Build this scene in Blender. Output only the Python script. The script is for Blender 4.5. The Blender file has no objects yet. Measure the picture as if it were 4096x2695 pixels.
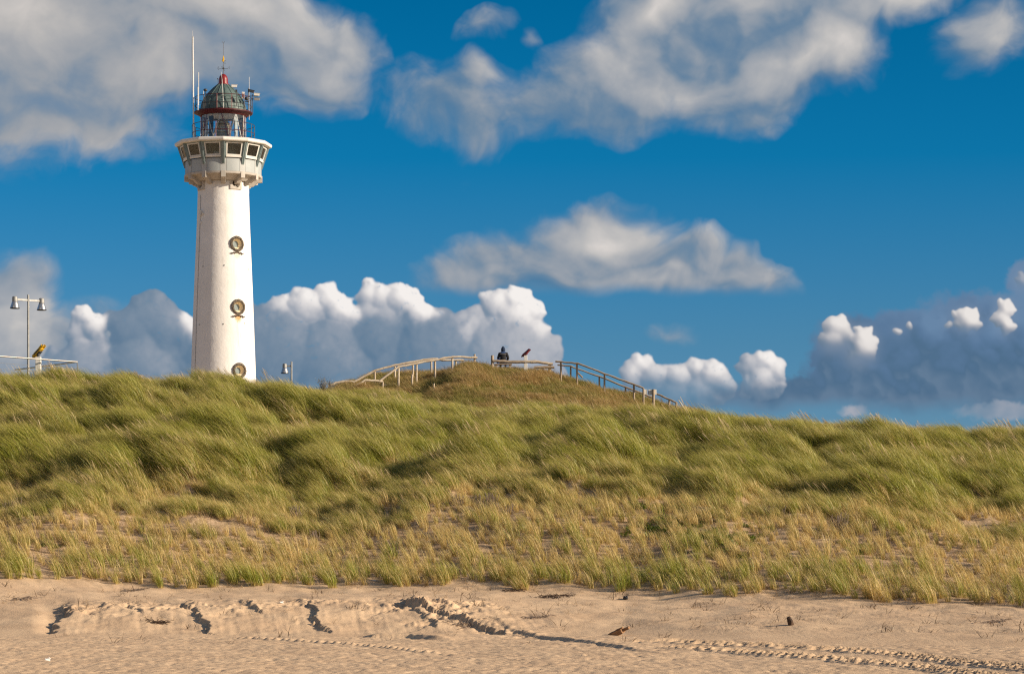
import bpy, bmesh, math, random
import numpy as np
from mathutils import Vector, Matrix, Euler

# ------------------------------------------------------------------ camera, world, sun, exposure
F = 10650.0          # focal length in pixels of the 4096-wide photograph
HZ = 2250.0          # row of the horizon in the photograph
CX = 2048.0
EYE = 1.7
scene = bpy.context.scene
cam_data = bpy.data.cameras.new("camera")
cam_data.sensor_width = 36.0
cam_data.lens = 36.0 * F / 4096.0
cam_data.shift_y = (HZ - 1347.5) / 4096.0
cam_data.clip_start = 0.5
cam_data.clip_end = 6000.0
cam = bpy.data.objects.new("camera", cam_data)
scene.collection.objects.link(cam)
cam.location = (0, 0, EYE)
cam.rotation_euler = (math.radians(90), 0, 0)
scene.camera = cam

SUN_EL = math.radians(21.0)
SUN_DIR = Vector((0.955, -0.30, 0.0)).normalized() * math.cos(SUN_EL) + Vector((0, 0, math.sin(SUN_EL)))
sun_data = bpy.data.lights.new("sun", 'SUN')
sun_data.energy = 4.9
sun_data.angle = math.radians(0.6)
sun_data.color = (1.0, 0.84, 0.65)
sun = bpy.data.objects.new("sun", sun_data)
scene.collection.objects.link(sun)
sun.rotation_euler = SUN_DIR.to_track_quat('Z', 'Y').to_euler()
sun.location = SUN_DIR * 300

scene.view_settings.view_transform = 'Standard'
scene.view_settings.look = 'None'
scene.view_settings.exposure = 0.45
scene.view_settings.gamma = 1.0
scene.cycles.max_bounces = 6
scene.cycles.transparent_max_bounces = 12
scene.cycles.diffuse_bounces = 3
scene.cycles.use_denoising = False
scene.cycles.pixel_filter_type = 'BLACKMAN_HARRIS'
scene.cycles.filter_width = 1.25
scene.render.film_transparent = False


class NT:
    """small helper around a node tree"""
    def __init__(s, tree):
        s.t = tree; s.n = tree.nodes; s.l = tree.links; s.n.clear()
    def node(s, kind, **kw):
        nd = s.n.new(kind)
        for k, v in kw.items(): setattr(nd, k, v)
        return nd
    def put(s, sock, v):
        if isinstance(v, bpy.types.NodeSocket): s.l.new(v, sock)
        elif v is not None:
            if hasattr(sock.default_value, '__len__') and not hasattr(v, '__len__'): v = (v,) * len(sock.default_value)
            if hasattr(sock.default_value, '__len__') and len(sock.default_value) == 4 and len(v) == 3: v = tuple(v) + (1.0,)
            sock.default_value = v
    def math(s, op, a, b=None, c=None, clamp=False):
        nd = s.node('ShaderNodeMath', operation=op, use_clamp=clamp)
        for i, v in enumerate((a, b, c)): s.put(nd.inputs[i], v)
        return nd.outputs[0]
    def vmath(s, op, a, b=None, scale=None):
        nd = s.node('ShaderNodeVectorMath', operation=op)
        s.put(nd.inputs[0], a)
        if b is not None: s.put(nd.inputs[1], b)
        if scale is not None: s.put(nd.inputs['Scale'], scale)
        return nd.outputs['Value'] if op in ('LENGTH', 'DOT_PRODUCT', 'DISTANCE') else nd.outputs[0]
    def sstep(s, v, lo, hi, a=0.0, b=1.0):
        nd = s.node('ShaderNodeMapRange', interpolation_type='SMOOTHSTEP')
        for i, x in enumerate((v, lo, hi, a, b)): s.put(nd.inputs[i], x)
        return nd.outputs[0]
    def lin(s, v, lo, hi, a=0.0, b=1.0):
        nd = s.node('ShaderNodeMapRange')
        for i, x in enumerate((v, lo, hi, a, b)): s.put(nd.inputs[i], x)
        return nd.outputs[0]
    def noise(s, vec, scale, detail=3, rough=0.5, dist=0.0, dim='3D', w=None, kind='FBM'):
        nd = s.node('ShaderNodeTexNoise', noise_dimensions=dim)
        if kind != 'FBM': nd.noise_type = kind
        s.put(nd.inputs['Vector'], vec); s.put(nd.inputs['Scale'], scale); s.put(nd.inputs['Detail'], detail)
        s.put(nd.inputs['Roughness'], rough); s.put(nd.inputs['Distortion'], dist)
        return nd
    def ramp(s, v, stops, interp='LINEAR'):
        nd = s.node('ShaderNodeValToRGB'); cr = nd.color_ramp; cr.interpolation = interp
        while len(cr.elements) < len(stops): cr.elements.new(0.5)
        for e, (p, c) in zip(cr.elements, stops):
            e.position = p; e.color = tuple(c) + (1.0,) if len(c) == 3 else c
        s.put(nd.inputs[0], v); return nd.outputs[0]
    def mix(s, f, a, b, blend='MIX'):
        nd = s.node('ShaderNodeMix', data_type='RGBA', blend_type=blend)
        s.put(nd.inputs[0], f); s.put(nd.inputs[6], a); s.put(nd.inputs[7], b)
        return nd.outputs[2]


def _hash(ix, iy, seed):
    h = (ix.astype(np.uint32) * np.uint32(374761393) + iy.astype(np.uint32) * np.uint32(668265263) + np.uint32((seed * 1442695041) & 0xffffffff))
    h = (h ^ (h >> np.uint32(13))) * np.uint32(1274126177)
    return (h ^ (h >> np.uint32(16)))

def perlin(x, y, seed=0):
    xi = np.floor(x); yi = np.floor(y); xf = (x - xi).astype(np.float32); yf = (y - yi).astype(np.float32)
    xi = xi.astype(np.int64) & 0xffffffff; yi = yi.astype(np.int64) & 0xffffffff
    def g(ax, ay, dx, dy):
        a = _hash(ax, ay, seed).astype(np.float32) * np.float32(2 * math.pi / 4294967296.0)
        return np.cos(a) * dx + np.sin(a) * dy
    u = xf * xf * xf * (xf * (xf * 6 - 15) + 10); v = yf * yf * yf * (yf * (yf * 6 - 15) + 10)
    n00 = g(xi, yi, xf, yf); n10 = g(xi + 1, yi, xf - 1, yf); n01 = g(xi, yi + 1, xf, yf - 1); n11 = g(xi + 1, yi + 1, xf - 1, yf - 1)
    return ((n00 * (1 - u) + n10 * u) * (1 - v) + (n01 * (1 - u) + n11 * u) * v) * 1.5

def fbm(x, y, octs=4, gain=0.5, seed=0, billow=False):
    t = 0; a = 1.0; s = 0; c, sn = math.cos(.6), math.sin(.6)
    for o in range(octs):
        n = perlin(x, y, seed + o * 17)
        t = t + a * (np.abs(n) * 2 - 0.5 if billow else n); s += a
        x, y = (c * x - sn * y) * 2.03 + 11.3, (sn * x + c * y) * 2.03 + 4.7; a *= gain
    return t / s

def sst(x, a, b):
    t = np.clip((x - a) / (b - a), 0, 1); return t * t * (3 - 2 * t)

def paint_clouds():
    """sky-cloud radiance around the view direction, computed from noise (direction space, kilo-pixels)"""
    u0, v0, u1, v1 = -0.75, -0.55, 4.85, 2.05
    W = 2260; H = int(W * (v1 - v0) / (u1 - u0))
    U, V = np.meshgrid(np.linspace(u0, u1, W, dtype=np.float32), np.linspace(v0, v1, H, dtype=np.float32))
    rgb = np.zeros((H, W, 3), np.float32); al = np.zeros((H, W), np.float32)
    def over(c, a):
        nonlocal rgb, al
        na = a + al * (1 - a); k = np.maximum(na, 1e-5)
        rgb = (c * a[..., None] + rgb * (al * (1 - a))[..., None]) / k[..., None]; al = na
    def warp(x, y, sc, amp, seed, octs=3):
        return x + fbm(x * sc, y * sc, octs, .5, seed) * amp, y + fbm(x * sc + 50, y * sc, octs, .5, seed + 5) * amp
    def blobs(x, y, lst, p=6):
        acc = np.zeros_like(x)
        for b in lst:
            cu, cv, ru, rv = b[:4]; r = math.radians(b[4]) if len(b) > 4 else 0; amp = b[5] if len(b) > 5 else 1
            dx, dy = x - cu, y - cv; c, s = math.cos(r), math.sin(r)
            d = np.sqrt(((dx * c + dy * s) / ru) ** 2 + ((-dx * s + dy * c) / rv) ** 2)
            acc += (np.clip(1 - d, 0, 1) * amp) ** p
        return acc ** (1 / p)
    def ramp(t, stops):
        xs = [a for a, _ in stops]
        return np.stack([np.interp(t, xs, [c[i] for _, c in stops]) for i in range(3)], -1).astype(np.float32)
    def shift(a, du, dv):
        """value of a at (u+du, v+dv)"""
        sx = du / (u1 - u0) * W; sy = dv / (v1 - v0) * H
        X = np.clip(np.arange(W) + sx, 0, W - 1.001); Y = np.clip(np.arange(H) + sy, 0, H - 1.001)
        xi = X.astype(int); yi = Y.astype(int); fx = (X - xi)[None].astype(np.float32); fy = (Y - yi)[:, None].astype(np.float32)
        A = a[yi]; B = a[yi + 1]; R = A * (1 - fy) + B * fy
        return R[:, xi] * (1 - fx) + R[:, xi + 1] * fx
    def march(dens, L=(0.80, -0.60), step=0.012, n=9, grow=1.3):
        t = np.zeros_like(dens); s = step; d = 0
        for i in range(n):
            d += s; t += shift(dens, L[0] * d, L[1] * d) * s; s *= grow
        return t

    # ---- soft high clouds
    x, y = warp(U, V, 1.7, .12, 3); x, y = warp(x, y, 5, .05, 9)
    S = [(0.10, 0.16, 1.05, .60, 0), (0.55, 0.10, .85, .44, 10), (0.10, 0.38, .60, .25, -6), (0.85, 0.08, .46, .34, 20),
         (1.10, 0.20, .42, .27, 20), (1.33, 0.17, .26, .20, 0, .85), (-.2, .28, .75, .40, 0), (.45, .42, .42, .22, -25, .8),
         (2.98, 0.00, .62, .42, 0), (2.70, .16, .40, .36, -20), (2.95, .30, .45, .28, 0), (3.25, .15, .42, .30, -10), (2.62, .02, .24, .2, 0, .8),
         (3.50, -.02, .42, .18, -12, .9), (2.30, .40, .40, .22, -12, .75), (1.82, .44, .48, .20, 12, .56), (2.45, .34, .38, .26, 0, .88), (1.93, .33, .18, .12, 0, .5),
         (1.96, .115, .18, .10, -14, .48), (2.16, .135, .07, .07, 0, .30), (3.98, .12, .28, .20, -30, .75),
         (2.40, 1.00, .34, .26, 0), (2.50, .98, .2, .18, 0, .8), (2.30, 1.08, .62, .17, 0), (1.98, 1.11, .45, .11, -8, .85), (2.78, 1.06, .28, .13, 22, .85), (2.62, 1.09, .34, .13, 0, .95), (2.35, 1.10, .9, .10, 0, .9), (2.92, 1.10, .36, .12, 12, .75),
         (0.03, 1.28, .22, .32, 0, .95), (0.10, 1.45, .34, .28, 0, .8), (0.36, 1.42, .45, .24, 0, .45), (2.68, 1.32, .16, .06, 0, .26)]
    bs = blobs(x, y, S); n1 = fbm(x * 3.0, y * 3.4, 6, .52, 21); n2 = fbm(x * 7.5, y * 8.5, 5, .55, 25, True)
    f = bs + (n1 * .30 + n2 * .07) * sst(bs, 0, .08)
    a = sst(f, .03, .50)
    bott = sst(V + n1 * .05, 1.20, 1.13)                     # flat base of the middle cloud
    mid = sst(U, 1.5, 1.7) * sst(V, .75, .85) * (V < 1.28)
    a = a * (1 - mid * (1 - bott))
    B = [(0.05, .06, .46, .30, 0, 1), (0.62, .22, .36, .15, -10, .8), (0.62, .30, .20, .10, 0, .7), (1.0, .50, .26, .12, -35, .5), (.30, .57, .70, .12, 0, .6), (1.0, .05, .50, .14, 12, .8), (1.30, .24, .22, .14, 0, .5),
         (2.62, .05, .26, .09, -30, .95), (2.52, .22, .20, .18, 0, .6), (2.74, .36, .30, .11, 0, .9), (3.22, .24, .38, .12, -15, 1.0), (3.36, .16, .2, .12, 0, .8), (3.60, .00, .36, .09, -10, 1.0), (2.40, .20, .08, .12, 0, .6), (3.0, .02, .25, .12, 0, .6), (1.96, .33, .14, .08, 0, .35),
         (2.42, .95, .30, .13, 0, .85), (2.6, 1.13, .40, .06, 0, .6), (2.1, 1.13, .5, .05, 0, .4), (2.80, .98, .16, .06, 20, .6), (3.98, .13, .2, .15, 0, .5), (.03, 1.34, .2, .22, 0, .8)]
    dg = shift(f, .03, -.03) - f
    br = blobs(x, y, B, 3) * .9 + fbm(U * 3.6, V * 4.6, 5, .48, 33) * .30 - march(np.clip(f, 0, .6), n=7) * 1.1 - dg * 1.0 + .20
    c = ramp(br, [(-.35, (.105, .195, .310)), (.05, (.185, .260, .350)), (.40, (.34, .370, .415)), (.75, (.52, .51, .505)), (1.1, (.72, .675, .64))])
    wl = (sst(U, 1.5, .5) * sst(V, .95, .6) * .30)[..., None]
    c = c * (1 - wl) + np.array((.44, .41, .385), np.float32) * wl
    over(c, a * (.66 + .33 * sst(br, -.25, .3)))

    # ---- low cumulus: puffs piled into a height field, lit from the upper right
    du = (u1 - u0) / W
    def blur(A, sg):
        kx = np.fft.rfftfreq(W)[None]; ky = np.fft.fftfreq(H)[:, None]
        return np.fft.irfft2(np.fft.rfft2(A) * np.exp(-2 * (math.pi * sg) ** 2 * (kx * kx + ky * ky)), s=A.shape).astype(np.float32)
    wx, wy = warp(U, V, 9, .020, 41, 3); wx, wy = warp(wx, wy, 30, .017, 47, 4)
    R_ = np.random.default_rng(5)
    def pile(lobes, n, rmin=.14, rmax=.50, flat=1.0):
        Hh = np.full((H, W), -1.0, np.float32); Bm = np.zeros((H, W), np.float32)
        for (cu, cv, ru, rv, rot, b0, b1, zb) in lobes:
            rot = math.radians(rot); cr, sr = math.cos(rot), math.sin(rot); m = min(ru, rv)
            for i in range(n + 1):
                if i == 0: pu, pv, pr, q = cu, cv, m * .85, 0
                else:
                    q = math.sqrt(R_.uniform(.05, 1)) * .86; t = R_.uniform(0, 6.283)
                    lx, ly = q * math.cos(t) * ru, q * math.sin(t) * rv
                    pu, pv = cu + lx * cr - ly * sr, cv + lx * sr + ly * cr; pr = m * R_.uniform(rmin, rmax) * (1.1 - .45 * q)
                px0 = int((pu - pr * 1.4 - u0) / du); px1 = int((pu + pr * 1.4 - u0) / du) + 1; py0 = int((pv - pr * 1.4 - v0) / du); py1 = int((pv + pr * 1.4 - v0) / du) + 1
                px0, py0 = max(px0, 0), max(py0, 0); px1, py1 = min(px1, W), min(py1, H)
                if px1 <= px0 or py1 <= py0: continue
                d2 = ((wx[py0:py1, px0:px1] - pu) ** 2 + (wy[py0:py1, px0:px1] - pv) ** 2) / pr ** 2
                h = zb + m * .55 * (1 - q * q) + pr * np.sqrt(np.clip(1 - d2, 0, 1)) * flat
                ok = (d2 < 1) & (h > Hh[py0:py1, px0:px1])
                Hh[py0:py1, px0:px1][ok] = h[ok]
                tt = np.clip((V[py0:py1, px0:px1] - (cv - rv * .45)) / (rv * 1.5), 0, 1); bb = b0 + (b1 - b0) * tt * tt * (3 - 2 * tt)
                Bm[py0:py1, px0:px1][ok] = bb[ok]
        cov = (Hh > -.99).astype(np.float32); Hh = np.where(cov > 0, Hh, -.05)
        return Hh, Bm, cov
    def shade_pile(Hh, Bm, cov, soft=3.2, contrast=1.0, sb=7.0):
        Hs = blur(Hh, 2.4); Hm = blur(Hh, 6.0)
        def nl(A):
            gx = np.gradient(A, du, axis=1); gy = np.gradient(A, du, axis=0)
            return (-gx * .66 + gy * .50 + .56) / np.sqrt(1 + gx * gx + gy * gy)
        s = .45 * nl(Hs) + .55 * nl(Hm); ao = np.clip((Hs - blur(Hh, 16)) * 6, -.35, .35)
        s = np.clip(.30 + .62 * s + ao * .55, 0, 1.2)
        cb = np.maximum(blur(cov, sb), 1e-3); b = blur(Bm * cov, sb) / cb
        b = .65 * b + .35 * blur(Bm * cov, 2.5) / np.maximum(blur(cov, 2.5), 1e-3)
        al_ = sst(blur(cov, soft), .15, .85)
        return s, b, al_
    fine = fbm(U * 22, V * 22, 4, .55, 71); big = fbm(U * 4, V * 5, 4, .5, 77)
    def col_of(val, blue=0.0):
        c = ramp(val, [(0, (.085, .165, .275)), (.18, (.125, .205, .305)), (.34, (.20, .268, .355)), (.52, (.36, .39, .45)), (.70, (.56, .555, .58)), (.86, (.78, .745, .73)), (1.0, (.93, .885, .85))])
        return c
    # dark bank on the right
    I = [(3.90, 1.45, .62, .30, 0), (3.55, 1.45, .38, .24, -5), (3.98, 1.33, .48, .20, 0), (3.30, 1.58, .62, .10, -3, .9), (4.1, 1.58, .9, .15, 0), (4.14, 1.13, .15, .12, 0, .9),
         (3.62, 1.36, .20, .14, -40, .9), (3.0, 1.63, .3, .06, 0, .6), (3.85, 1.28, .16, .11, 0, 1), (3.35, 1.44, .16, .2, 0, .8)]
    bI = blobs(wx, wy, I, 8); bil = fbm(wx * 9, wy * 9, 4, .5, 60, True)
    aI = sst(bI + (bil * .14 + fine * .03) * sst(bI, 0, .06), .06, .34) * .92 * sst(V + big * .05, 1.67, 1.58)
    rI = np.random.default_rng(3); LI = [(rI.uniform(2.95, 4.3), 0, 0, 0, 0, 0, 0, 0) for _ in range(90)]; L2 = []
    for q in LI:
        uu = q[0]; top = np.interp(uu, [2.95, 3.15, 3.3, 3.5, 3.7, 3.9, 4.05, 4.3], [1.56, 1.50, 1.42, 1.42, 1.30, 1.27, 1.24, 1.18]); vv = rI.uniform(top + .02, 1.60); k_ = (vv - top) / .4
        L2.append((uu, vv, rI.uniform(.04, .09), rI.uniform(.03, .06), 0, .30 - .10 * k_, .20 - .08 * k_, -k_ * .06))
    sI, bI2, cI2 = shade_pile(*pile(L2, 12), soft=4, sb=14)
    t = (V - 1.2) / .42 + big * .5 + bil * .10 + (.62 - sI) * .45
    over(ramp(t, [(-.1, (.145, .240, .385)), (.3, (.105, .185, .315)), (.7, (.080, .150, .250)), (1.1, (.125, .195, .295))]), aI)
    over(ramp(big, [(-.3, (.20, .28, .38)), (.3, (.42, .42, .47))]), sst(blobs(wx, wy, [(4.05, 1.645, .30, .05, 0), (3.42, 1.645, .09, .035, 0, .7)]) + big * .2, .1, .6) * .85)
    # grey bodies and sunlit heads: (u, v, ru, rv, rot, brightness at the top, at the foot, depth)
    G = [(1.30, 1.44, .42, .20, 0, .36, .26, -.10), (1.75, 1.44, .42, .22, 0, .34, .24, -.10), (1.10, 1.40, .26, .20, 0, .36, .30, -.08), (2.02, 1.46, .24, .22, 0, .55, .40, -.05), (1.50, 1.34, .22, .12, 0, .34, .28, -.04),
         (0.55, 1.44, .34, .16, 0, .36, .42, -.1), (.85, 1.46, .30, .14, 0, .34, .32, -.1), (0.60, 1.26, .12, .10, 0, .34, .28, -.02), (0.52, 1.31, .12, .10, 0, .30, .26, -.02), (.66, 1.30, .12, .1, 0, .36, .28, -.02), (.31, 1.47, .16, .12, 0, .42, .36, 0),
         (1.22, 1.225, .16, .075, 0, .92, .62, 0), (1.12, 1.245, .09, .06, 0, .80, .45, 0), (1.06, 1.275, .06, .05, 0, .62, .40, 0), (1.31, 1.19, .075, .06, 10, 1.0, .8, .02), (1.36, 1.245, .07, .065, 30, 1.0, .6, .02), (1.41, 1.275, .055, .05, 0, .95, .5, .02), (1.33, 1.31, .05, .03, 0, .75, .45, 0), (1.17, 1.29, .12, .05, 0, .62, .34, 0), (1.386, 1.362, .022, .024, 0, .85, .6, .05),
         (1.475, 1.185, .05, .07, 0, .90, .6, 0), (1.53, 1.19, .08, .06, 0, .95, .7, 0), (1.615, 1.205, .085, .07, 10, 1.0, .75, .03), (1.67, 1.25, .085, .06, 35, 1.0, .7, .03), (1.74, 1.285, .07, .05, 30, .98, .55, .02), (1.65, 1.30, .07, .05, 0, .85, .42, 0), (1.55, 1.25, .1, .06, 0, .80, .48, 0), (1.48, 1.26, .06, .06, 0, .66, .36, 0),
         (1.84, 1.285, .06, .05, 0, .62, .5, 0), (1.90, 1.265, .07, .045, 0, .68, .5, 0), (1.99, 1.22, .07, .07, 0, .92, .8, .02), (2.06, 1.205, .075, .065, 0, 1.0, .85, .04), (2.12, 1.24, .055, .055, 0, 1.0, .8, .04), (2.06, 1.28, .11, .08, 0, .90, .70, .04), (2.13, 1.34, .07, .07, 0, .82, .62, .02), (1.98, 1.34, .11, .09, 0, .75, .62, .02), (1.87, 1.36, .10, .09, 0, .70, .55, .02), (2.12, 1.43, .10, .12, 0, .72, .58, .0), (2.19, 1.50, .06, .08, 0, .66, .55, 0), (1.86, 1.44, .1, .08, 0, .55, .4, 0),
         (0.335, 1.265, .055, .045, 0, .90, .7, .02), (0.375, 1.30, .06, .06, 0, .95, .62, .03), (0.315, 1.33, .05, .07, 0, .80, .5, 0), (0.34, 1.40, .06, .06, 20, .70, .42, 0), (.41, 1.405, .09, .035, 20, .70, .42, .02), (.50, 1.40, .06, .025, -10, .6, .4, .02), (0.735, 1.29, .055, .045, 20, .92, .6, .03), (0.765, 1.33, .05, .05, 0, .85, .5, .02), (.60, 1.21, .07, .04, 0, .42, .32, 0),
         (2.56, 1.46, .06, .045, 0, .85, .6, 0), (2.52, 1.50, .06, .055, 0, .75, .55, 0), (2.61, 1.50, .06, .05, 0, .68, .5, 0), (2.70, 1.50, .07, .05, 0, .78, .55, 0), (2.79, 1.48, .06, .05, 0, .85, .6, 0), (2.85, 1.50, .07, .06, 0, .85, .5, .02), (2.89, 1.53, .05, .05, 0, .7, .4, 0), (2.70, 1.57, .26, .08, 0, .42, .36, -.06), (2.80, 1.55, .12, .07, 0, .6, .4, -.02),
         (3.00, 1.46, .06, .05, 0, .62, .45, 0), (3.06, 1.445, .05, .055, 0, .92, .7, .02), (3.09, 1.48, .055, .06, 0, .82, .5, 0), (3.05, 1.52, .09, .06, 0, .80, .50, .01), (3.04, 1.56, .10, .05, 0, .5, .36, -.04)]
    wisp = fbm(U * 14 + 3, V * 14, 5, .6, 83, True)
    s, b, aG = shade_pile(*pile(G, 48))
    aG = aG * sst(aG + wisp * .85 + fine * .4, .10, .80)
    val = b * (.42 + .72 * s) + big * .06 + fine * .035 + wisp * .05
    cG = col_of(val)
    lowfade = sst(V + big * .05, 1.60, 1.48)
    over(cG, aG * (.55 + .43 * lowfade))
    Q = [(3.345, 1.31, .045, .045, 0, .95, .6, 0), (3.33, 1.36, .05, .06, 0, .80, .25, 0), (3.375, 1.34, .04, .06, 0, .8, .3, 0), (3.45, 1.355, .06, .045, 0, .95, .75, .02), (3.455, 1.40, .065, .06, 0, .85, .35, .02), (3.43, 1.43, .06, .05, 0, .6, .2, 0),
         (3.635, 1.295, .018, .028, 0, .85, .5, 0), (3.59, 1.33, .018, .018, 0, .8, .4, 0), (3.86, 1.26, .055, .04, 0, 1.0, .85, .02), (3.87, 1.29, .06, .04, 0, .95, .45, .02), (3.79, 1.30, .02, .015, 0, .8, .5, 0),
         (4.025, 1.235, .045, .040, 0, 1.0, .85, .02), (4.00, 1.27, .045, .035, 0, .95, .7, .02), (4.03, 1.305, .035, .035, 0, .9, .5, .02), (4.09, 1.13, .03, .04, 0, .6, .3, 0)]
    s, b, aQ = shade_pile(*pile(Q, 40), soft=2.2, sb=5); aQ = aQ * sst(aQ + wisp * .5, .12, .6)
    val = b * (.42 + .70 * s)
    over(ramp(big, [(-.5, (.22, .28, .38)), (.5, (.30, .35, .44))]), blur(aQ, 9) * .55 * aI)
    over(col_of(val) * .88, aQ * sst(b, .32, .80))

    al = al * sst(U, u0, u0 + .45) * sst(U, u1, u1 - .40) * sst(V, v0, v0 + .40) * sst(V, v1, v1 - .15)
    img = bpy.data.images.new("cloud_field", W, H, alpha=True, float_buffer=True)
    img.colorspace_settings.name = 'Non-Color'; img.alpha_mode = 'CHANNEL_PACKED'
    px = np.concatenate([rgb, al[..., None]], -1)[::-1].astype(np.float32)
    img.pixels.foreach_set(np.ascontiguousarray(px).ravel()); img.update()
    return img, (u0, v0, u1, v1)

SKY_K = 7.3
SKY_TONE = [(0.0, (0.273, 0.432, 0.843)), (0.2, (0.22, 0.424, 0.756)), (0.33, (0.155, 0.394, 0.665)), (0.6, (0.013, 0.36, 0.63)), (0.85, (0.0, 0.313, 0.532)), (1.0, (0.0, 0.292, 0.503))]

def build_world():
    world = bpy.data.worlds.new("World"); scene.world = world; world.use_nodes = True
    k = NT(world.node_tree)
    out = k.node('ShaderNodeOutputWorld'); bg = k.node('ShaderNodeBackground')
    k.l.new(bg.outputs[0], out.inputs[0])
    tc = k.node('ShaderNodeTexCoord')
    sky = k.node('ShaderNodeTexSky', sky_type='NISHITA')
    sky.sun_disc = False; sky.sun_elevation = SUN_EL
    sky.sun_rotation = math.atan2(SUN_DIR.x, SUN_DIR.y)
    sky.altitude = 0; sky.air_density = 1.0; sky.dust_density = 0.6; sky.ozone_density = 2.0
    d = tc.outputs['Generated']
    sep = k.node('ShaderNodeSeparateXYZ'); k.put(sep.inputs[0], d)
    x, y, z = sep.outputs
    ys = k.math('MAXIMUM', y, 0.12)
    U = k.math('ADD', k.math('MULTIPLY', k.math('DIVIDE', x, ys), 10.65), 2.048)
    V = k.math('SUBTRACT', 2.25, k.math('MULTIPLY', k.math('DIVIDE', z, ys), 10.65))
    cmb = k.node('ShaderNodeCombineXYZ'); k.put(cmb.inputs[0], U); k.put(cmb.inputs[1], V)
    P0 = cmb.outputs[0]
    front = k.math('MULTIPLY', k.sstep(y, 0.55, 0.8), 1.0)

    # clear sky: physical sky, toned to the deep polarised blue of the photograph
    tone = k.ramp(k.lin(k.math('DIVIDE', z, 0.25), 0, 1), SKY_TONE)
    wide = k.mix(front, (0.42, 0.50, 0.58), tone)
    col = k.mix(1.0, sky.outputs[0], wide, 'MULTIPLY')
    K = SKY_K
    def C(r, g, b): return (r * K, g * K, b * K)
    img, (u0, v0, u1, v1) = paint_clouds()
    cu = k.node('ShaderNodeCombineXYZ'); k.put(cu.inputs[0], k.lin(U, u0, u1)); k.put(cu.inputs[1], k.lin(V, v1, v0))
    it = k.node('ShaderNodeTexImage', extension='EXTEND', interpolation='Cubic'); it.image = img; k.put(it.inputs[0], cu.outputs[0])
    cc = k.mix(1.0, it.outputs['Color'], (K, K, K), 'MULTIPLY')
    col2 = k.mix(it.outputs['Alpha'], col, cc)

    # clouds over the rest of the sky, so light and reflections come from a whole sky
    g2 = k.noise(k.vmath('MULTIPLY', d, (1, 1, 2.2)), 3.2, 6, .55)
    ga = k.sstep(g2.outputs['Fac'], .50, .66)
    restc = k.mix(k.math('MULTIPLY', ga, .85), col, C(.34, .34, .35))
    ok = k.sstep(z, -0.02, 0.0)
    final = k.mix(front, restc, col2)
    final = k.mix(ok, C(.12, .11, .09), final)
    k.put(bg.inputs[0], final); bg.inputs[1].default_value = 0.10
    world.cycles.sampling_method = 'MANUAL'; world.cycles.sample_map_resolution = 512

build_world()

# ------------------------------------------------------------------ shared helpers
rng = np.random.default_rng(7)
random.seed(11)
COL = scene.collection

def P(u, v, Y):
    """world point of photograph pixel (u, v) at distance Y in front of the camera"""
    return Vector(((u - CX) / F * Y, Y, EYE + (HZ - v) / F * Y))

def mat(name, base=(0.5, 0.5, 0.5), rough=0.8, metal=0.0, spec=0.3, build=None):
    m = bpy.data.materials.new(name); m.use_nodes = True
    k = NT(m.node_tree)
    out = k.node('ShaderNodeOutputMaterial'); b = k.node('ShaderNodeBsdfPrincipled')
    k.l.new(b.outputs[0], out.inputs[0])
    b.inputs['Base Color'].default_value = tuple(base) + (1,); b.inputs['Roughness'].default_value = rough
    b.inputs['Metallic'].default_value = metal; b.inputs['Specular IOR Level'].default_value = spec
    if build: build(k, b, out)
    return m

def bump(k, b, h, strength=0.3, dist=0.02):
    n = k.node('ShaderNodeBump'); n.inputs['Strength'].default_value = strength; n.inputs['Distance'].default_value = dist
    k.put(n.inputs['Height'], h); k.l.new(n.outputs[0], b.inputs['Normal']); return n

def weathered(name, c1, c2, scale=3.0, rough=0.7, metal=0.0, bmp=0.15, stretch=(1, 1, 1), streak=None, spec=0.3):
    """two-tone noise paint or wood or metal in object space"""
    def f(k, b, out):
        tc = k.node('ShaderNodeTexCoord').outputs['Object']
        v = k.vmath('MULTIPLY', tc, stretch)
        n = k.noise(v, scale, 5, .6)
        c = k.mix(k.sstep(n.outputs['Fac'], .35, .65), c1, c2)
        if streak:
            n2 = k.noise(k.vmath('MULTIPLY', tc, (6, 6, .7)), 2.0, 4, .6)
            c = k.mix(k.math('MULTIPLY', k.sstep(n2.outputs['Fac'], .56, .72), streak[3]), c, streak[:3])
        k.put(b.inputs['Base Color'], c)
        n3 = k.noise(v, scale * 8, 3, .6)
        bump(k, b, n3.outputs['Fac'], bmp, .01)
        k.put(b.inputs['Roughness'], k.lin(n.outputs['Fac'], .3, .7, rough - .08, min(1, rough + .08)))
    return mat(name, c1, rough, metal, spec, f)

def mesh_np(name, co, faces, material=None, smooth=True, parent=None, link=True, attrs=None):
    """mesh from numpy arrays; faces is (n,4) or (n,3)"""
    me = bpy.data.meshes.new(name)
    n, kf = faces.shape
    me.vertices.add(len(co)); me.vertices.foreach_set('co', np.ascontiguousarray(co, np.float32).ravel())
    me.loops.add(n * kf); me.loops.foreach_set('vertex_index', np.ascontiguousarray(faces, np.int32).ravel())
    me.polygons.add(n); me.polygons.foreach_set('loop_start', np.arange(0, n * kf, kf, dtype=np.int32))
    me.polygons.foreach_set('loop_total', np.full(n, kf, np.int32))
    me.polygons.foreach_set('use_smooth', np.full(n, smooth))
    for an, av in (attrs or {}).items():
        a = me.attributes.new(an, 'FLOAT', 'POINT'); a.data.foreach_set('value', np.ascontiguousarray(av, np.float32))
    me.update(calc_edges=True)
    if material: me.materials.append(material)
    o = bpy.data.objects.new(name, me)
    if link: COL.objects.link(o)
    if parent: o.parent = parent
    return o

def tag(o, label=None, cat=None, group=None, kind=None):
    if label: o['label'] = label
    if cat: o['category'] = cat
    if group: o['group'] = group
    if kind: o['kind'] = kind
    return o

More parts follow.
